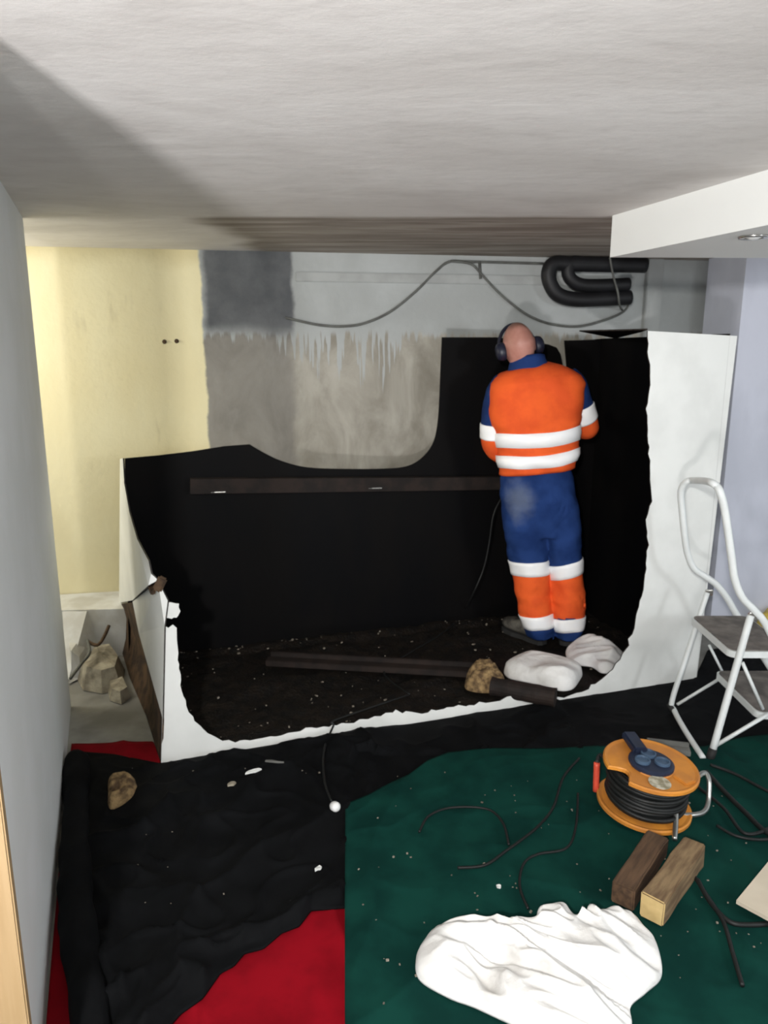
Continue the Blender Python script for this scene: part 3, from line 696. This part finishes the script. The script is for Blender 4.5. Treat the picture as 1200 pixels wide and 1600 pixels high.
# ------------------------------------------------------------------ step stool
ST = root('step_stool', Pz(1150, 1160), 'white tubular step stool with worn grey treads and a handrail', 'step stool')
YF, YN = 3.10, 2.68
sx = Vector((.995, .09, 0))
def S(px, py, near): return Py(px, py, YN if near else YF)
bf = Pz(1047, 1104, .045); bnr = Pz(1108, 1192, .02)
tf = S(1105, 926, 0); tn = S(1173, 962, 1)
mid = Pz(1096, 1182, .05)
tube('rear_frame', [tf, tf.lerp(bf, .5), tf.lerp(bf, .94), bf + Vector((.008, -.03, -.004)), bf.lerp(mid, .5), mid.lerp(bnr, .2)], .0115, M['stool'], ST, 12, 6)
tube('leg', [tn, tn.lerp(bnr, .5), tn.lerp(bnr, .93)], .0135, M['stool'], ST, 12, 3)
tube('rubber_foot', [tn.lerp(bnr, .90), bnr + UP * .008], .016, M['rubber'], ST, 12, 0)
tube('rubber_foot', [bf + Vector((0, .012, .0)), bf + Vector((.004, -.03, -.004))], .0125, M['rubber'], ST, 12, 0)
farp = [S(1152, 962, 0), S(1137, 936, 0), S(1120, 914, 0), S(1102, 901, 0), S(1085, 889, 0), S(1075, 868, 0), S(1070, 840, 0), S(1066, 800, 0), S(1064, 768, 0)]
nearp = [S(1200, 982, 1), S(1180, 955, 1), S(1160, 934, 1), S(1148, 905, 1), S(1143, 870, 1), S(1136, 820, 1), S(1131, 790, 1), S(1126, 772, 1)]
a, b = farp[-1], nearp[-1]
topm = [a + Vector((.012, -.02, .045)), a + Vector((.03, -.06, .058)), b + Vector((-.02, .06, .035)), b + Vector((-.008, .015, .024))]
ff_ = farp[0] + Vector((.30, .0, -farp[0].z + .02)); nf = nearp[0] + Vector((.30, 0, -nearp[0].z + .02))
tube('handrail', [ff_, ff_.lerp(farp[0], .5)] + farp + topm + list(reversed(nearp)) + [nf.lerp(nearp[0], .5), nf], .0142, M['stool'], ST, 12, 5)
def tread(name, x0, x1, y0, y1, z, par):
    g = Geo(); cx, cy = (x0 + x1) / 2, (y0 + y1) / 2
    # rounded white rim and a dark rubber top
    def rr_(dx, dy, r, n=6):
        out = []
        for (sx_, sy_, a0) in ((1, 1, 0), (-1, 1, 90), (-1, -1, 180), (1, -1, 270)):
            for i in range(n + 1):
                a = math.radians(a0 + 90 * i / n); out.append(Vector((cx + sx_ * (dx - r) + r * math.cos(a), cy + sy_ * (dy - r) + r * math.sin(a), z)))
        return out
    o = rr_((x1 - x0) / 2, (y1 - y0) / 2, .035); v, f, _ = prism([q - UP * .026 for q in o], UP, .026); tr = mesh(name, v, f, M['stool'], par)
    o = rr_((x1 - x0) / 2 - .008, (y1 - y0) / 2 - .008, .03); v, f, _ = prism([q + UP * .0005 for q in o], UP, .004); mesh('rubber_mat', v, f, M['tread'], tr)
tread('tread', 1.345, 1.60, 2.69, 3.085, .452, ST)
tread('tread', 1.48, 1.75, 2.69, 3.085, .192, ST)
# braces
tube('brace', [S(1058, 1101, 0), S(1122, 1062, 0)], .007, M['stool'], ST, 8, 0)
tube('brace', [S(1113, 1168, 1), S(1200, 1116, 1)], .008, M['stool'], ST, 8, 0)
tube('brace', [S(1108, 1008, 0), S(1132, 1056, 0)], .006, M['stool'], ST, 8, 0)
tube('brace', [S(1160, 1035, 1), S(1192, 1108, 1)], .007, M['stool'], ST, 8, 0)
for q in (tf, tn): Geo().box(q + Vector((.008, 0, .0)), (.035, .012, .03), None, .004).build('hinge_bracket', M['metal'], ST)

# ------------------------------------------------------------------ pipes and cables on the back wall
def insulated(px, r, off, label):
    pts = [Pw(x, y, off) for x, y in px]
    for q in pts: q.z = min(q.z, CEIL - r - .004)
    return tag(recenter(tube('insulated_pipe', pts, r, M['black_foam'], None, 18, 7)), label, 'pipe', 'black insulated pipes on the back wall')
insulated([(984, 465), (940, 467), (900, 468), (873, 461), (860, 444), (857, 425), (866, 409), (890, 398), (930, 392), (1010, 390)], .041, .10, 'outer black foam-insulated pipe bent in a U under the ceiling')
insulated([(982, 444), (940, 446), (908, 445), (892, 436), (887, 423), (893, 411), (915, 404), (960, 402), (1010, 401)], .036, .105, 'inner black foam-insulated pipe bent in a U under the ceiling')
tag(recenter(tube('pipe_strap', [Pw(953, 402, .16), Pw(958, 430, .155), Pw(965, 455, .155), Pw(968, 476, .15), Pw(972, 484, .02)], .006, M['greycable'], None, 8, 5)), 'thin grey strap hanging across the black pipes', 'strap')
tag(recenter(tube('wall_cable', [Pw(x, y, .02) for x, y in ((446, 496), (470, 502), (500, 508), (535, 510), (570, 505), (610, 487), (650, 455), (680, 425), (702, 409), (735, 409), (850, 412))], .0065, M['greycable'], None, 8, 6)), 'grey cable sagging across the back wall from the dark patch', 'cable', 'cables on the back wall')
tag(recenter(tube('wall_cable', [Pw(x, y, .03) for x, y in ((705, 408), (735, 412), (752, 428), (775, 453), (800, 475), (830, 495), (865, 507), (905, 510), (945, 500), (975, 486), (984, 470))], .0065, M['greycable'], None, 8, 6)), 'grey cable hanging in a loop below the black pipes', 'cable', 'cables on the back wall')
tag(recenter(tube('cable_clip', [Pw(749, 408, .02), Pw(751, 436, .022)], .008, M['greycable'], None, 8, 0)), 'small grey clip holding the cable at the ceiling', 'clip')
# two anchor holes plugged in the yellow wall
for i, (x, y) in enumerate(((257, 534), (276, 533))):
    q = Pw(x, y, .0); g = Geo(); g.lathe([(0, .012), (.006, .012), (.008, .004), (.012, 0), (.012, -.01)], q, Matrix(((WD.x, 0, WN.x), (WD.y, 0, WN.y), (0, 1, 0))), 14)
    tag(recenter(g.build('wall_anchor', M['rust'])), ('left' if i == 0 else 'right') + ' one of two small rusty anchors in the yellow wall', 'anchor', 'anchors in the yellow wall')

# ------------------------------------------------------------------ rubble behind the tank on the left
def chunk(name, loop_px, z, th, mat, label, tilt=(0, 0), seed=0):
    q = [Pz(x, y, z) for x, y in loop_px]; c = sum(q, Vector()) / len(q)
    q = [a + UP * ((a.x - c.x) * tilt[0] + (a.y - c.y) * tilt[1]) for a in q]
    lo = min(a.z for a in q); q = [a + UP * (max(0, .004 - (lo))) for a in q]
    n = UP; k = len(q); mid_ = c.copy(); mid_.z = max(a.z for a in q) + th * 1.15
    rnd = random.Random(seed)
    inn = [c + (a - c) * .72 + UP * (th * rnd.uniform(.8, 1.2)) for a in q]
    v = q + inn + [mid_]; f = [tuple(reversed(range(k)))] + [(i, (i + 1) % k, k + (i + 1) % k, k + i) for i in range(k)] + [(k + i, k + (i + 1) % k, 2 * k) for i in range(k)]
    return tag(recenter(mesh(name, v, f, mat)), label, 'rubble', 'broken plaster behind the tank')
chunk('plaster_chunk', [(120, 1062), (150, 1035), (178, 1030), (196, 1048), (190, 1078), (160, 1085), (130, 1080)], .0, .10, M['rubble'], 'largest beige plaster chunk between the partition and the tank', seed=1)
chunk('plaster_chunk', [(108, 1050), (128, 1030), (140, 1042), (128, 1062), (112, 1066)], .0, .13, M['plinth'], 'white plaster chunk next to the partition corner', seed=2)
chunk('plaster_chunk', [(168, 1075), (195, 1068), (205, 1090), (190, 1102), (172, 1096)], .0, .05, M['rubble'], 'small plaster chunk against the rusty tank end', seed=3)
tag(recenter(tube('bent_twig', [Pz(110, 1060, .12), Pz(128, 1036, .14), Pz(140, 1020, .16), Pz(136, 1000, .18)], .008, M['greycable'], None, 6, 4)), 'short dark stick on the broken plaster', 'stick')
tag(recenter(tube('bent_wire', [Pz(138, 1003, .17), Pz(152, 1008, .17), Pz(162, 996, .19), Pz(170, 978, .22)], .009, M['rust'], None, 6, 4)), 'dark bent wire sticking out of the broken plaster', 'wire')
wsl = Geo(); q = Pz(122, 1000, .1)
lp_ = [Pz(108, 1068, .004), Pz(146, 1050, .004), Pz(150, 1000, .10) , Pz(138, 955, .265), Pz(100, 955, .265)]
v, f, _ = prism(lp_, Vector((0, -1, .3)).normalized(), .02)
tag(recenter(mesh('leaning_slab', v, f, M['plinth'])), 'white broken slab leaning against the plinth by the partition', 'slab')

# ------------------------------------------------------------------ the worker inside the tank
Y0 = 3.78
def B(px, py, dy=0.0): return Py(px, py, Y0 + dy)
def proj(p):
    d = p - O; fwd = Vector((0, math.cos(PITCH), -math.sin(PITCH))); upv = Vector((0, math.sin(PITCH), math.cos(PITCH)))
    z = d.dot(fwd); return 600 + F_PX * d.x / z, 800 - F_PX * d.dot(upv) / z
base = B(865, 1000); base.z = .045
man = root('person', base, 'person in orange and blue reflective workwear, seen from behind, standing inside the tank', 'person')
BODY = Geo()
def capsule(g, a, b, ra, rb, seg=16):
    d = (b - a); L = d.length; d.normalize(); path, rad = [], []
    for i in range(5):
        t = i / 4 * math.pi / 2; path.append(a - d * ra * math.cos(t)); rad.append(max(.0008, ra * math.sin(t)))
    for i in range(1, 5):
        path.append(a.lerp(b, i / 5)); rad.append(ra + (rb - ra) * i / 5)
    for i in range(5):
        t = i / 4 * math.pi / 2; path.append(b + d * rb * math.sin(t)); rad.append(max(.0008, rb * math.cos(t)))
    v, f = tube_geo(path, rad, seg); g.add(v, f)
J = dict(pel=B(840, 755, .0), waist=B(838, 700, .0), chest=B(836, 630, .0), nb=B(827, 578, .03), ls=B(786, 604, .03), rs=B(893, 599, .03),
         le=B(772, 700, .06), re=B(919, 673, .08), lw=B(797, 706, .28), rw=B(893, 657, .30), lh=B(818, 772, 0), rh=B(862, 772, 0),
         lk=B(827, 888, .03), rk=B(882, 888, .03), la=B(843, 980, -.01), ra=B(887, 982, -.01))
capsule(BODY, J['pel'], J['waist'], .10, .10); capsule(BODY, J['waist'], J['chest'], .10, .11)
capsule(BODY, J['chest'] + Vector((-.07, 0, .02)), J['chest'] + Vector((.07, 0, .02)), .11, .11)
capsule(BODY, J['ls'], J['rs'], .055, .055); capsule(BODY, J['chest'], J['nb'], .1, .06)
for s in 'lr':
    capsule(BODY, J[s + 's'], J[s + 'e'], .052, .042); capsule(BODY, J[s + 'e'], J[s + 'w'], .042, .027)
    capsule(BODY, J[s + 'h'], J[s + 'k'], .078, .055); capsule(BODY, J[s + 'k'], J[s + 'a'], .055, .036)
    capsule(BODY, J[s + 'a'], J[s + 'a'] + Vector((0, .12, -.03)), .036, .03)
HC = B(811, 541, .045)                                    # head centre
capsule(BODY, J['nb'], HC + Vector((.01, -.01, -.07)), .062, .058)
HR = (Matrix.Rotation(math.radians(6), 3, 'Z') @ Matrix.Rotation(math.radians(-10), 3, 'Y') @ Matrix.Rotation(math.radians(-14), 3, 'X'))
def head_pt(d):
    a, b, c = .078, .098, .120
    x, y, z = d.x * a, d.y * b, d.z * c
    if d.z < 0:
        k = (-d.z) ** 1.4
        x *= 1 - .22 * k
        if d.y < 0: y *= 1 - .50 * k
        else: y *= 1 + .04 * k
    g_ = lambda u, w_, su, sw: math.exp(-((x - u) / su) ** 2 - ((z - w_) / sw) ** 2)
    if d.y > .2:
        y += .026 * g_(0, -.030, .012, .020) + .010 * g_(0, -.005, .010, .025)           # nose
        y += .006 * g_(-.03, .022, .024, .010) + .006 * g_(.03, .022, .024, .010)        # brows
        y -= .010 * g_(-.031, .002, .016, .012) + .010 * g_(.031, .002, .016, .012)      # eye sockets
        y += .006 * g_(0, -.064, .022, .006) - .005 * g_(0, -.070, .02, .003) + .006 * g_(0, -.077, .02, .007)   # lips
        y += .008 * g_(0, -.105, .022, .018)                                             # chin
    return HC + HR @ Vector((x, y, z))
hv, hf = [], []; NA, NB = 64, 44
for j in range(NB + 1):
    ph = math.pi * j / NB
    for i in range(NA):
        a = 2 * math.pi * i / NA; hv.append(head_pt(Vector((math.sin(ph) * math.cos(a), math.sin(ph) * math.sin(a), math.cos(ph)))))
for j in range(NB):
    for i in range(NA):
        q = j * NA + i; r = j * NA + (i + 1) % NA; hf.append((q, r, r + NA, q + NA))
BODY.add(hv, hf)
for s in (-1, 1):                                         # ears
    e = HC + HR @ Vector((s * .079, -.012, -.006)); capsule(BODY, e + HR @ Vector((0, .0, .02)), e + HR @ Vector((s * .004, .008, -.018)), .014, .010, 12)
# hands: palm, four fingers of unequal length curled, thumb from the side of the palm
def hand(wr, fwd, side, down, sgn):
    fwd, side, down = fwd.normalized(), side.normalized(), down.normalized()
    kn = wr + fwd * .085
    for t in (-.026, -.009, .009, .026): capsule(BODY, wr + fwd * .012 + side * t * .6, kn + side * t, .015, .0125, 12)
    for t, l in ((-.030, .040), (-.010, .045), (.010, .042), (.029, .034)):
        a = kn + side * t; b = a + fwd * l * .8 + down * l * .45; c = b - fwd * l * .15 + down * l * .72; e = c - fwd * l * .5 + down * l * .1
        capsule(BODY, a, b, .0105, .0095, 10); capsule(BODY, b, c, .0095, .0088, 10); capsule(BODY, c, e, .0088, .008, 10)
    a = wr + fwd * .03 + side * sgn * .03; b = a + fwd * .035 + side * sgn * .022 + down * .012; c = b + fwd * .028 - side * sgn * .004 + down * .018
    capsule(BODY, a, b, .014, .0115, 10); capsule(BODY, b, c, .0115, .009, 10)
hand(J['lw'], Vector((.35, .55, .25)), Vector((0, .2, 1)), Vector((.9, -.3, 0)), 1)
hand(J['rw'], Vector((-.35, .55, .25)), Vector((0, .2, 1)), Vector((-.9, -.3, 0)), 1)
m, t, p = newmat('skin_and_cropped_hair'); pos = t.obj(); hz = t.xyz(pos)[2]; hy = t.xyz(pos)[1]; hc = HC - base
up_ = t.m('ADD', t.m('SUBTRACT', hz, hc.z), t.m('MULTIPLY', t.m('SUBTRACT', hy, hc.y), .55))
hair = t.m('MULTIPLY', t.step(.045, .095, t.m('ADD', up_, t.m('MULTIPLY', t.m('SUBTRACT', t.noise(pos, 22, 3), .5), .03))), .8)
sk = t.mix(t.step(.35, .65, t.noise(pos, 14)), (.40, .18, .14), (.48, .235, .19))
t.put(p.inputs['Base Color'], t.mix(hair, sk, (.17, .085, .06))); p.inputs['Roughness'].default_value = .5
M['skin'] = m
bo = BODY.build('body', M['skin'], man, True)
rm = bo.modifiers.new('remesh', 'REMESH'); rm.mode = 'VOXEL'; rm.voxel_size = .0065; rm.use_smooth_shade = True
sm = bo.modifiers.new('smooth', 'SMOOTH'); sm.iterations = 4; sm.factor = .5
bake(bo)
for s in (-1, 1):                                         # eyes
    q = HC + HR @ Vector((s * .031, .085, .002)); Geo().lathe([(0, -.011), (.006, -.009), (.0105, -.003), (.0105, .003), (.006, .009), (0, .011)], q, None, 14).build('eye', M['white_plastic'], man, True)

# --- jacket
TK = [(572, 827, 30, .075, .035), (576, 829, 46, .095, .03), (582, 832, 58, .115, .022), (592, 836, 69, .13, .012), (606, 838, 75, .14, .004), (630, 837, 73, .145, -.004), (655, 836, 70, .145, -.004), (680, 840, 66, .14, .0), (705, 839, 63, .135, .0), (725, 839, 60, .135, .0), (742, 839, 57, .13, .0)]
def tring(py):
    py = max(TK[0][0], min(TK[-1][0], py))
    for a, b in zip(TK[:-1], TK[1:]):
        if a[0] <= py <= b[0]:
            t = (py - a[0]) / (b[0] - a[0]); return [x + (y - x) * t for x, y in zip(a, b)]
def torso_pt(py, th, off=0.0):
    _, cx, hw, hd, dy = tring(py)
    c = B(cx, py, dy); wx = (B(cx + hw, py, dy) - c).x
    ct, st = math.cos(th), math.sin(th); e = 2 / 2.35
    q = c + Vector((math.copysign(abs(ct) ** e, ct) * (wx + off), math.copysign(abs(st) ** e, st) * (hd + off), 0))
    n = Vector((ct, st, 0))
    w1 = noise.noise(Vector((q.x * 5, q.z * 9, q.y * 5))) * .010 + noise.noise(Vector((q.x * 14, q.z * 16, 2))) * .005 + .008 * max(0, noise.noise(Vector((q.x * 11 + q.z * 4, q.z * 3, 9.1))))
    if py > 655: w1 += .004 * math.sin(q.z * 70 + 5 * math.sin(q.x * 9))
    if 600 < py: w1 += .013 * max(0, noise.noise(Vector((q.x * 7 + q.z * 9, q.z * 2.2, 4.4)))) - .003
    return q + n * w1 + Vector((0, 0, .022 * ct))
NS = 72
def skinrows(rows, closed_top=False):
    v = [q for r in rows for q in r]; n = len(rows[0]); f = []
    for j in range(len(rows) - 1):
        for i in range(n): f.append((j * n + i, j * n + (i + 1) % n, (j + 1) * n + (i + 1) % n, (j + 1) * n + i))
    if closed_top: f.append(tuple(range(n)))
    return v, f
tilt = 7.0
def lean(py, th): return py
rows = [[torso_pt(lean(572 + 163 * j / 40, 2 * math.pi * i / NS), 2 * math.pi * i / NS) for i in range(NS)] for j in range(41)]
last = rows[-1]; cm = sum(last, Vector()) / NS; rows.append([cm + (q - cm) * .93 + Vector((0, 0, .004)) for q in last])
rows.append([cm + (q - cm) * .90 + Vector((0, 0, .03)) for q in last])
v, f = skinrows(rows, True)
jk = mesh('jacket', v, f, M['orange'], man, True)
def tband(p0, p1, nm='reflective_band'):
    R_ = []
    for k, (pp_, o_) in enumerate(((p0, .001), (p0, .005), ((p0 + p1) / 2, .006), (p1, .005), (p1, .001))):
        R_.append([torso_pt(lean(pp_, 2 * math.pi * i / NS) + 1.6 * math.sin(6 * math.pi * i / NS + pp_ * .0), 2 * math.pi * i / NS, o_) for i in range(NS)])
    v, f = skinrows(R_); return mesh(nm, v, f, M['band'], jk, True)
tband(670.5, 692.5); tband(705, 724)
# collar
R_ = []
for (py, cx, hw, hd, dy) in ((583, 827, 38, .092, .03), (572, 825, 31, .082, .034), (563, 824, 28, .077, .04), (558, 824, 27, .075, .042), (559, 824, 25, .066, .042), (572, 825, 22, .06, .034)):
    c = B(cx, py, dy); wx = (B(cx + hw, py, dy) - c).x
    R_.append([c + Vector((wx * math.cos(a), hd * math.sin(a), .012 * math.cos(a) - .02 * math.sin(a) - .006)) for a in [2 * math.pi * i / 40 for i in range(40)]])
v, f = skinrows(R_); co = mesh('collar', v, f, M['blue'], jk, True); co['label'] = 'blue collar'
# sleeves
def sleeve(keys, cutk, bandspan):
    pts = [B(*k[:3]) for k in keys]; path = catmull(pts, 10); rk = []
    for i in range(len(keys) - 1):
        for k in range(10): rk.append(keys[i][3] + (keys[i + 1][3] - keys[i][3]) * k / 10)
    rk.append(keys[-1][3])
    def piece(i0, i1, off, mat, name, par, caps=True):
        v, f = tube_geo(path[i0:i1 + 1], [r + off for r in rk[i0:i1 + 1]], 32, caps)
        v = [q + Vector((1, 1, 0)) * .006 * noise.noise(Vector((q.x * 12, q.y * 12, q.z * 20))) for q in v]
        return mesh(name, v, f, mat, par, True)
    s_ = piece(0, cutk, 0, M['blue'], 'sleeve', jk); s_['label'] = 'blue upper sleeve'
    l_ = piece(cutk, len(path) - 1, -.001, M['orange'], 'sleeve', jk); l_['label'] = 'orange lower sleeve'
    piece(bandspan[0], bandspan[1], .005, M['band'], 'reflective_band', jk, True)
sleeve([(790, 592, .03, .050), (781, 612, .03, .070), (776, 640, .03, .074), (773, 668, .035, .072), (773, 692, .05, .068), (782, 706, .10, .062), (790, 708, .19, .056), (797, 707, .27, .044)], 33, (28, 36))
sleeve([(886, 584, .03, .048), (897, 602, .03, .064), (905, 628, .035, .064), (912, 650, .05, .064), (917, 667, .08, .062), (910, 668, .14, .058), (900, 662, .22, .052), (893, 657, .29, .043)], 30, (23, 33))

# --- trousers (one continuous garment)
TR = Geo()
def loft_px(keys, seg=40, sub=5):
    C, W_, D_ = [], [], []
    for (py, xl, xr, hd, dy) in keys:
        cx = (xl + xr) / 2; c = B(cx, py, dy); C.append(c); W_.append((B(xr, py, dy) - c).x); D_.append(hd)
    rows = []
    for i in range(len(keys) - 1):
        for k in range(sub + (1 if i == len(keys) - 2 else 0)):
            t = k / sub; t2 = t * t * (3 - 2 * t) * .5 + t * .5
            c = C[i].lerp(C[i + 1], t2); a = W_[i] + (W_[i + 1] - W_[i]) * t2; b = D_[i] + (D_[i + 1] - D_[i]) * t2
            rows.append([c + Vector((a * math.cos(q), b * math.sin(q), 0)) for q in [2 * math.pi * s / seg for s in range(seg)]])
    v, f = skinrows(rows); n = seg
    f = f + [tuple(range(n)), tuple(range(len(v) - n, len(v)))]
    return v, f, rows
v, f, _ = loft_px([(724, 792, 886, .10, 0), (745, 783, 897, .122, 0), (775, 782, 901, .135, 0), (805, 785, 903, .125, 0.005), (835, 791, 905, .10, .01)]); TR.add(v, f)
KL = [(790, 784, 846, .11, .0), (830, 789, 853, .105, .005), (865, 795, 855, .10, .012), (890, 800, 856, .092, .02), (925, 803, 858, .088, .015), (955, 810, 862, .082, .005), (978, 818, 864, .076, -.005), (994, 824, 867, .07, -.01)]
KR = [(790, 842, 902, .11, .0), (830, 852, 906, .105, .005), (865, 856, 908, .10, .012), (890, 858, 910, .092, .02), (925, 859, 913, .088, .015), (955, 862, 912, .082, .005), (978, 864, 911, .076, -.005), (997, 868, 908, .07, -.01)]
for K in (KL, KR):
    v, f, _ = loft_px(K); TR.add(v, f)
tr = TR.build('trousers', [M['blue'], M['orange']], man, True)
rm = tr.modifiers.new('remesh', 'REMESH'); rm.mode = 'VOXEL'; rm.voxel_size = .008; rm.use_smooth_shade = True
sm = tr.modifiers.new('smooth', 'SMOOTH'); sm.iterations = 5; sm.factor = .5
bake(tr)
m, t, p = newmat('blue_trousers_dusty'); pos = t.obj()
dustc = t.node('ShaderNodeVectorMath', operation='DISTANCE'); t.put(dustc.inputs[0], t.scale(pos, (1, 1, .75))); c_d = B(806, 783, -.12) - base; dustc.inputs[1].default_value = (c_d.x, c_d.y, c_d.z * .75)
dm = t.m('MULTIPLY', t.step(.115, .02, t.m('ADD', dustc.outputs['Value'], t.m('MULTIPLY', t.m('SUBTRACT', t.noise(pos, 14, 4), .5), .10))), .55)
bc = t.mix(t.step(.35, .65, t.noise(pos, 8)), (.010, .030, .12), (.018, .048, .175))
t.put(p.inputs['Base Color'], t.mix(dm, bc, (.17, .20, .26))); p.inputs['Roughness'].default_value = .85; p.inputs['Specular IOR Level'].default_value = .12
t.put(p.inputs['Normal'], t.bump(t.noise(pos, 24), .3, .004))
tr.data.materials.clear(); tr.data.materials.append(m); tr.data.materials.append(M['orange'])
disp(tr, lambda c, n: n * (.013 * noise.noise(Vector((c.x * 8, c.y * 8, c.z * 7 + 3))) + .016 * max(0, noise.noise(Vector((c.x * 9 - c.z * 8, c.y * 6, c.z * 4)))) + .012 * max(0, noise.noise(Vector((c.x * 5 + 7, c.y * 5, c.z * 17)))) * (1 if c.z < .55 else .3) + .007 * noise.noise(Vector((c.x * 17 + c.z * 6, c.y * 15, c.z * 15)))))
for pl in tr.data.polygons:
    py = proj(pl.center + base)[1]; pl.use_smooth = True
    if 888 < py < 967: pl.material_index = 1
from mathutils.bvhtree import BVHTree
tb = BVHTree.FromPolygons([v_.co.copy() for v_ in tr.data.vertices], [tuple(p_.vertices) for p_ in tr.data.polygons])
def legband(K, py0, py1, tl, name='reflective_band'):
    def ring(py, off):
        for a, b in zip(K[:-1], K[1:]):
            if a[0] <= py <= b[0]:
                t = (py - a[0]) / (b[0] - a[0]); k = [x + (y - x) * t for x, y in zip(a, b)]; break
        out = []
        for s in range(44):
            q = 2 * math.pi * s / 44; p2 = py - tl * math.cos(q) + (2.5 * math.sin(q) if True else 0)
            cx = (k[1] + k[2]) / 2; c = B(cx, p2, k[4]); wx = (B(k[2], p2, k[4]) - c).x
            ex = Vector((wx * math.cos(q), k[3] * math.sin(q), 0)); L_ = ex.length; dr = ex / L_
            hit = tb.ray_cast(c - base, dr, L_ * 1.5)
            rr2 = min(max(hit[3], L_ * .8), L_ * 1.12) if hit[0] is not None else L_
            out.append(c + dr * (rr2 + off))
        return out
    rows = [ring(py0, -.003), ring(py0, .005), ring(py0 * .75 + py1 * .25, .0055), ring((py0 + py1) / 2, .006), ring(py0 * .25 + py1 * .75, .0055), ring(py1, .005), ring(py1, -.003)]
    v, f = skinrows(rows); return mesh(name, v, f, M['band'], tr, True)
legband(KL, 875, 896, 1.5); legband(KR, 876, 898, 7); legband(KL, 959, 979, 2.5); legband(KR, 963, 983, 2)
# dusty patch sewn on the seat
# --- boots
def boot(heel, ang, name):
    d = Vector((math.sin(ang), math.cos(ang), 0)); s_ = Vector((d.y, -d.x, 0)); rows = []
    for (t, hw, h, z0) in ((-.045, .020, .05, .012), (-.035, .034, .095, .006), (.0, .042, .12, .004), (.05, .044, .115, .004), (.10, .045, .085, .004), (.15, .050, .072, .004), (.20, .048, .064, .006), (.235, .034, .050, .010), (.25, .012, .03, .016)):
        row = []
        for i in range(24):
            a = 2 * math.pi * i / 24; zc = math.sin(a)
            z = z0 + (h / 2 + .018) + (h / 2) * max(-.92, zc) * 1.0
            row.append(heel + d * t + s_ * hw * math.copysign(abs(math.cos(a)) ** .7, math.cos(a)) + UP * z)
        rows.append(row)
    v, f = skinrows(rows); n = 24; f = f + [tuple(range(n)), tuple(range(len(v) - n, len(v)))]
    k = Geo().add(v, f); v2, f2 = tube_geo([heel + UP * .06, heel + UP * .09, heel + UP * .125], [.046, .045, .044], 24); k.add(v2, f2)
    bt = k.build(name, M['boot'], man, True)
    lp = []
    for (t, hw) in ((-.045, .018), (-.03, .036), (.03, .043), (.08, .040), (.15, .052), (.21, .048), (.245, .026)): lp.append((t, hw))
    loop = [heel + d * t + s_ * hw for t, hw in lp] + [heel + d * t - s_ * hw for t, hw in reversed(lp)]
    v, f, _ = prism(loop, UP, .024); mesh('sole', v, f, M['sole'], bt)
hl = Pz(843, 1008, .04) + Vector((0, .04, 0)); hr = Pz(888, 1010, .04) + Vector((0, .045, 0))
boot(hl, math.radians(-38), 'boot'); boot(hr, math.radians(12), 'boot')
# --- ear defenders
em = Geo(); pts = []
for i in range(25):
    a = math.pi * i / 24; pts.append(HC + HR @ Vector((.096 * math.cos(a), .035, -.01 + .132 * math.sin(a))))
vv, ff = tube_geo(pts, .009, 8); em.add(vv, ff)
hb_ = em.build('ear_defenders', M['muff'], man, True); hb_['label'] = 'dark navy ear defenders over a cropped head'
for s in (-1, 1):
    q = HC + HR @ Vector((s * .088, -.004, -.012))
    RX = HR @ Matrix.Rotation(s * math.pi / 2, 3, 'Y') @ Matrix.Diagonal((1.25, 1, 1))
    Geo().lathe([(0, .036), (.022, .034), (.033, .024), (.037, .008), (.037, -.004), (.034, -.010), (0, -.010)], q, RX, 28).build('ear_cup', M['muff'], hb_, True)
# --- cable from his hands
tag(recenter(tube('tool_cable', [J['lw'] + Vector((.06, .06, .0)), B(805, 740, .24), B(785, 775, .16), B(771, 805, .12), B(764, 850, .12), B(755, 890, .12), B(738, 930, .12), Pz(722, 960, .06), Pz(690, 990, .062), Pz(640, 1020, .062), Pz(600, 1050, .062), Pz(640, 1085, .062)], .004, M['cable'], None, 8, 7)), 'thin black tool cable hanging from the worker to the tank bottom', 'cable')
